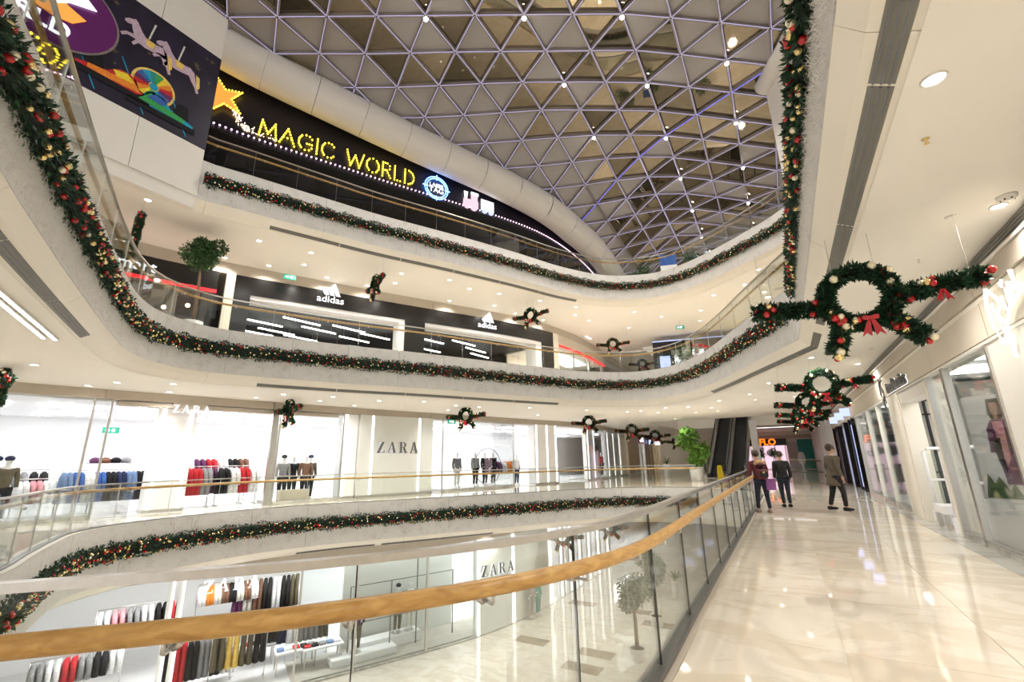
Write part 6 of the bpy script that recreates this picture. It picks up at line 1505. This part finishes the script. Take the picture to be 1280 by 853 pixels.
def person(label, p, rz, arms, legs, lean, top, bottom, hair, long=False, shoes='shoe_grey', scale=1.0, name='person'):
    J, E = body_joints(arms=arms, legs=legs, lean=lean); r = thing(name, label, 'person', p, rz); r.scale = (scale,)*3
    me = skin_mesh(J, E, 'pelvis', 2); me.materials.append(MATS['skin']); link('body', me, r)
    me = clothing(J, E, ['waist', 'pelvis', 'chest', 'collar', 'shr', 'elr', 'wrr', 'shl', 'ell', 'wrl'], {'pelvis': .045, 'waist': .05, 'chest': .045, 'collar': .04, 'shr': .032, 'shl': .032, 'elr': .026, 'ell': .026, 'wrr': .02, 'wrl': .02}, 'waist', {'neck': ((J['neck'][0][0], J['neck'][0][1]+.005, J['neck'][0][2]-.02), (.066, .064))}); me.materials.append(MATS[top]); link('jacket', me, r)
    me = clothing(J, E, ['pelvis', 'hir', 'hil', 'knr', 'knl', 'anr', 'anl'], {'pelvis': .014, 'hir': .012, 'hil': .012, 'anr': .014, 'anl': .014}, 'pelvis'); me.materials.append(MATS[bottom]); link('trousers', me, r)
    for n in 'rl':
        a, t_ = Vector(J['an'+n][0]), Vector(J['to'+n][0]); k = MB(); hd_ = (t_-a); hd_.z = 0; hd_.normalize(); b = Vector((a.x, a.y, .0))
        k.tube([b-hd_*.07+Vector((0, 0, .045+a.z-.10)), b+Vector((0, 0, .05+a.z-.10)), b+hd_*.1+Vector((0, 0, .04+a.z-.10)), b+hd_*.185+Vector((0, 0, .03+a.z-.10))], [.042, .05, .05, .034], 10, ry=[.045, .055, .042, .025]); obj('shoe', k, shoes, r, True)
        hand(r, J['wr'+n][0], J['ha'+n][0], 'skin')
    head_details(r, J, 'skin', hair, long); return r, J
wm, J = person('woman with a maroon backpack and tan hood leaning at the handrail', (-.74, 15.15, 0.008), -PI+.45,
               {'r': [(.185, 0, 1.40), (.27, -.10, 1.17), (.30, -.30, 1.05), (.31, -.38, 1.04)], 'l': [(.185, 0, 1.40), (.25, -.04, 1.16), (.24, -.16, .95), (.24, -.20, .86)]},
               {'r': [(.09, .02, .86), (.10, .04, .49), (.10, .12, .10), (.11, -.04, .035)], 'l': [(.10, 0, .86), (.13, -.05, .49), (.17, -.02, .10), (.18, -.18, .035)]}, .20, 'jacket_maroon', 'jeans_navy', 'hair_brown', scale=.95)
hb = MB(); hb.tube([(-.10, -.02, 1.36), (-.09, .09, 1.40), (0, .13, 1.42), (.09, .09, 1.40), (.10, -.02, 1.36)], [.05, .075, .09, .075, .05], 10); obj('hood', hb, 'hood_tan', wm, True)
bp = MB(); bp.tube([(0, .17, .96), (0, .20, 1.02), (0, .20, 1.20), (0, .17, 1.34), (0, .13, 1.40)], [.10, .16, .165, .14, .07], 14, ry=[.07, .11, .115, .10, .05]); obj('backpack', bp, 'backpack_red', wm, True)
bk = [c for c in wm.children if c.name.startswith('backpack')][0]
k = MB(); k.box((0, .31, 1.08), (.20, .04, .16)); obj('pocket', k, 'trouser_black', bk); k = MB(); k.box((.02, .335, 1.14), (.05, .012, .04)); obj('badge', k, 'gold_metal', bk)
for s_ in (-1, 1): k = MB(); k.tube([(s_*.10, .12, 1.38), (s_*.13, -.02, 1.47), (s_*.13, -.19, 1.30), (s_*.12, -.10, 1.05), (s_*.13, .1, 1.0)], .018, 6); obj('strap', k, 'trouser_black', bk, True)
pb_ = thing('shopping_bag', 'purple shopping bag hanging from the woman’s arm', 'bag', (-.50, 15.08, .62), .3)
k = MB(); k.box((0, 0, .14), (.24, .10, .30)); obj('body', k, 'bag_purple', pb_); k = MB(); k.tube([(-.07, 0, .28), (-.06, 0, .42), (.06, 0, .42), (.07, 0, .28)], .007, 6); obj('handle', k, 'bag_purple', pb_)
mn, J2 = person('person in a long dark olive coat walking by the shop fronts', (1.08, 16.05, 0.008), PI/2+.5, None,
                {'r': [(.09, 0, .86), (.09, -.10, .50), (.09, -.10, .12), (.09, -.26, .05)], 'l': [(.09, 0, .86), (.09, .08, .49), (.09, .20, .14), (.09, .05, .05)]}, .04, 'coat_olive', 'trouser_black', 'hair_brown', shoes='trouser_black', scale=1.02)
k = MB(); k.tube([(0, 0, 1.10), (0, .01, .95), (0, .02, .78), (0, .03, .66)], [.175, .19, .205, .215], 14, ry=[.135, .15, .165, .175]); obj('coat_skirt', k, 'coat_olive', mn, True)
fg = thing('person', 'person in dark clothes standing beyond the woman with the backpack', 'person', (0, 0, 0)); bpy.data.objects.remove(fg)
m2, J3 = person('person in a dark jacket just beyond the woman with the backpack', (-.2, 16.9, 0.008), PI+.3, None, None, .05, 'trouser_black', 'jeans_navy', 'hair_brown', shoes='trouser_black', scale=.93)
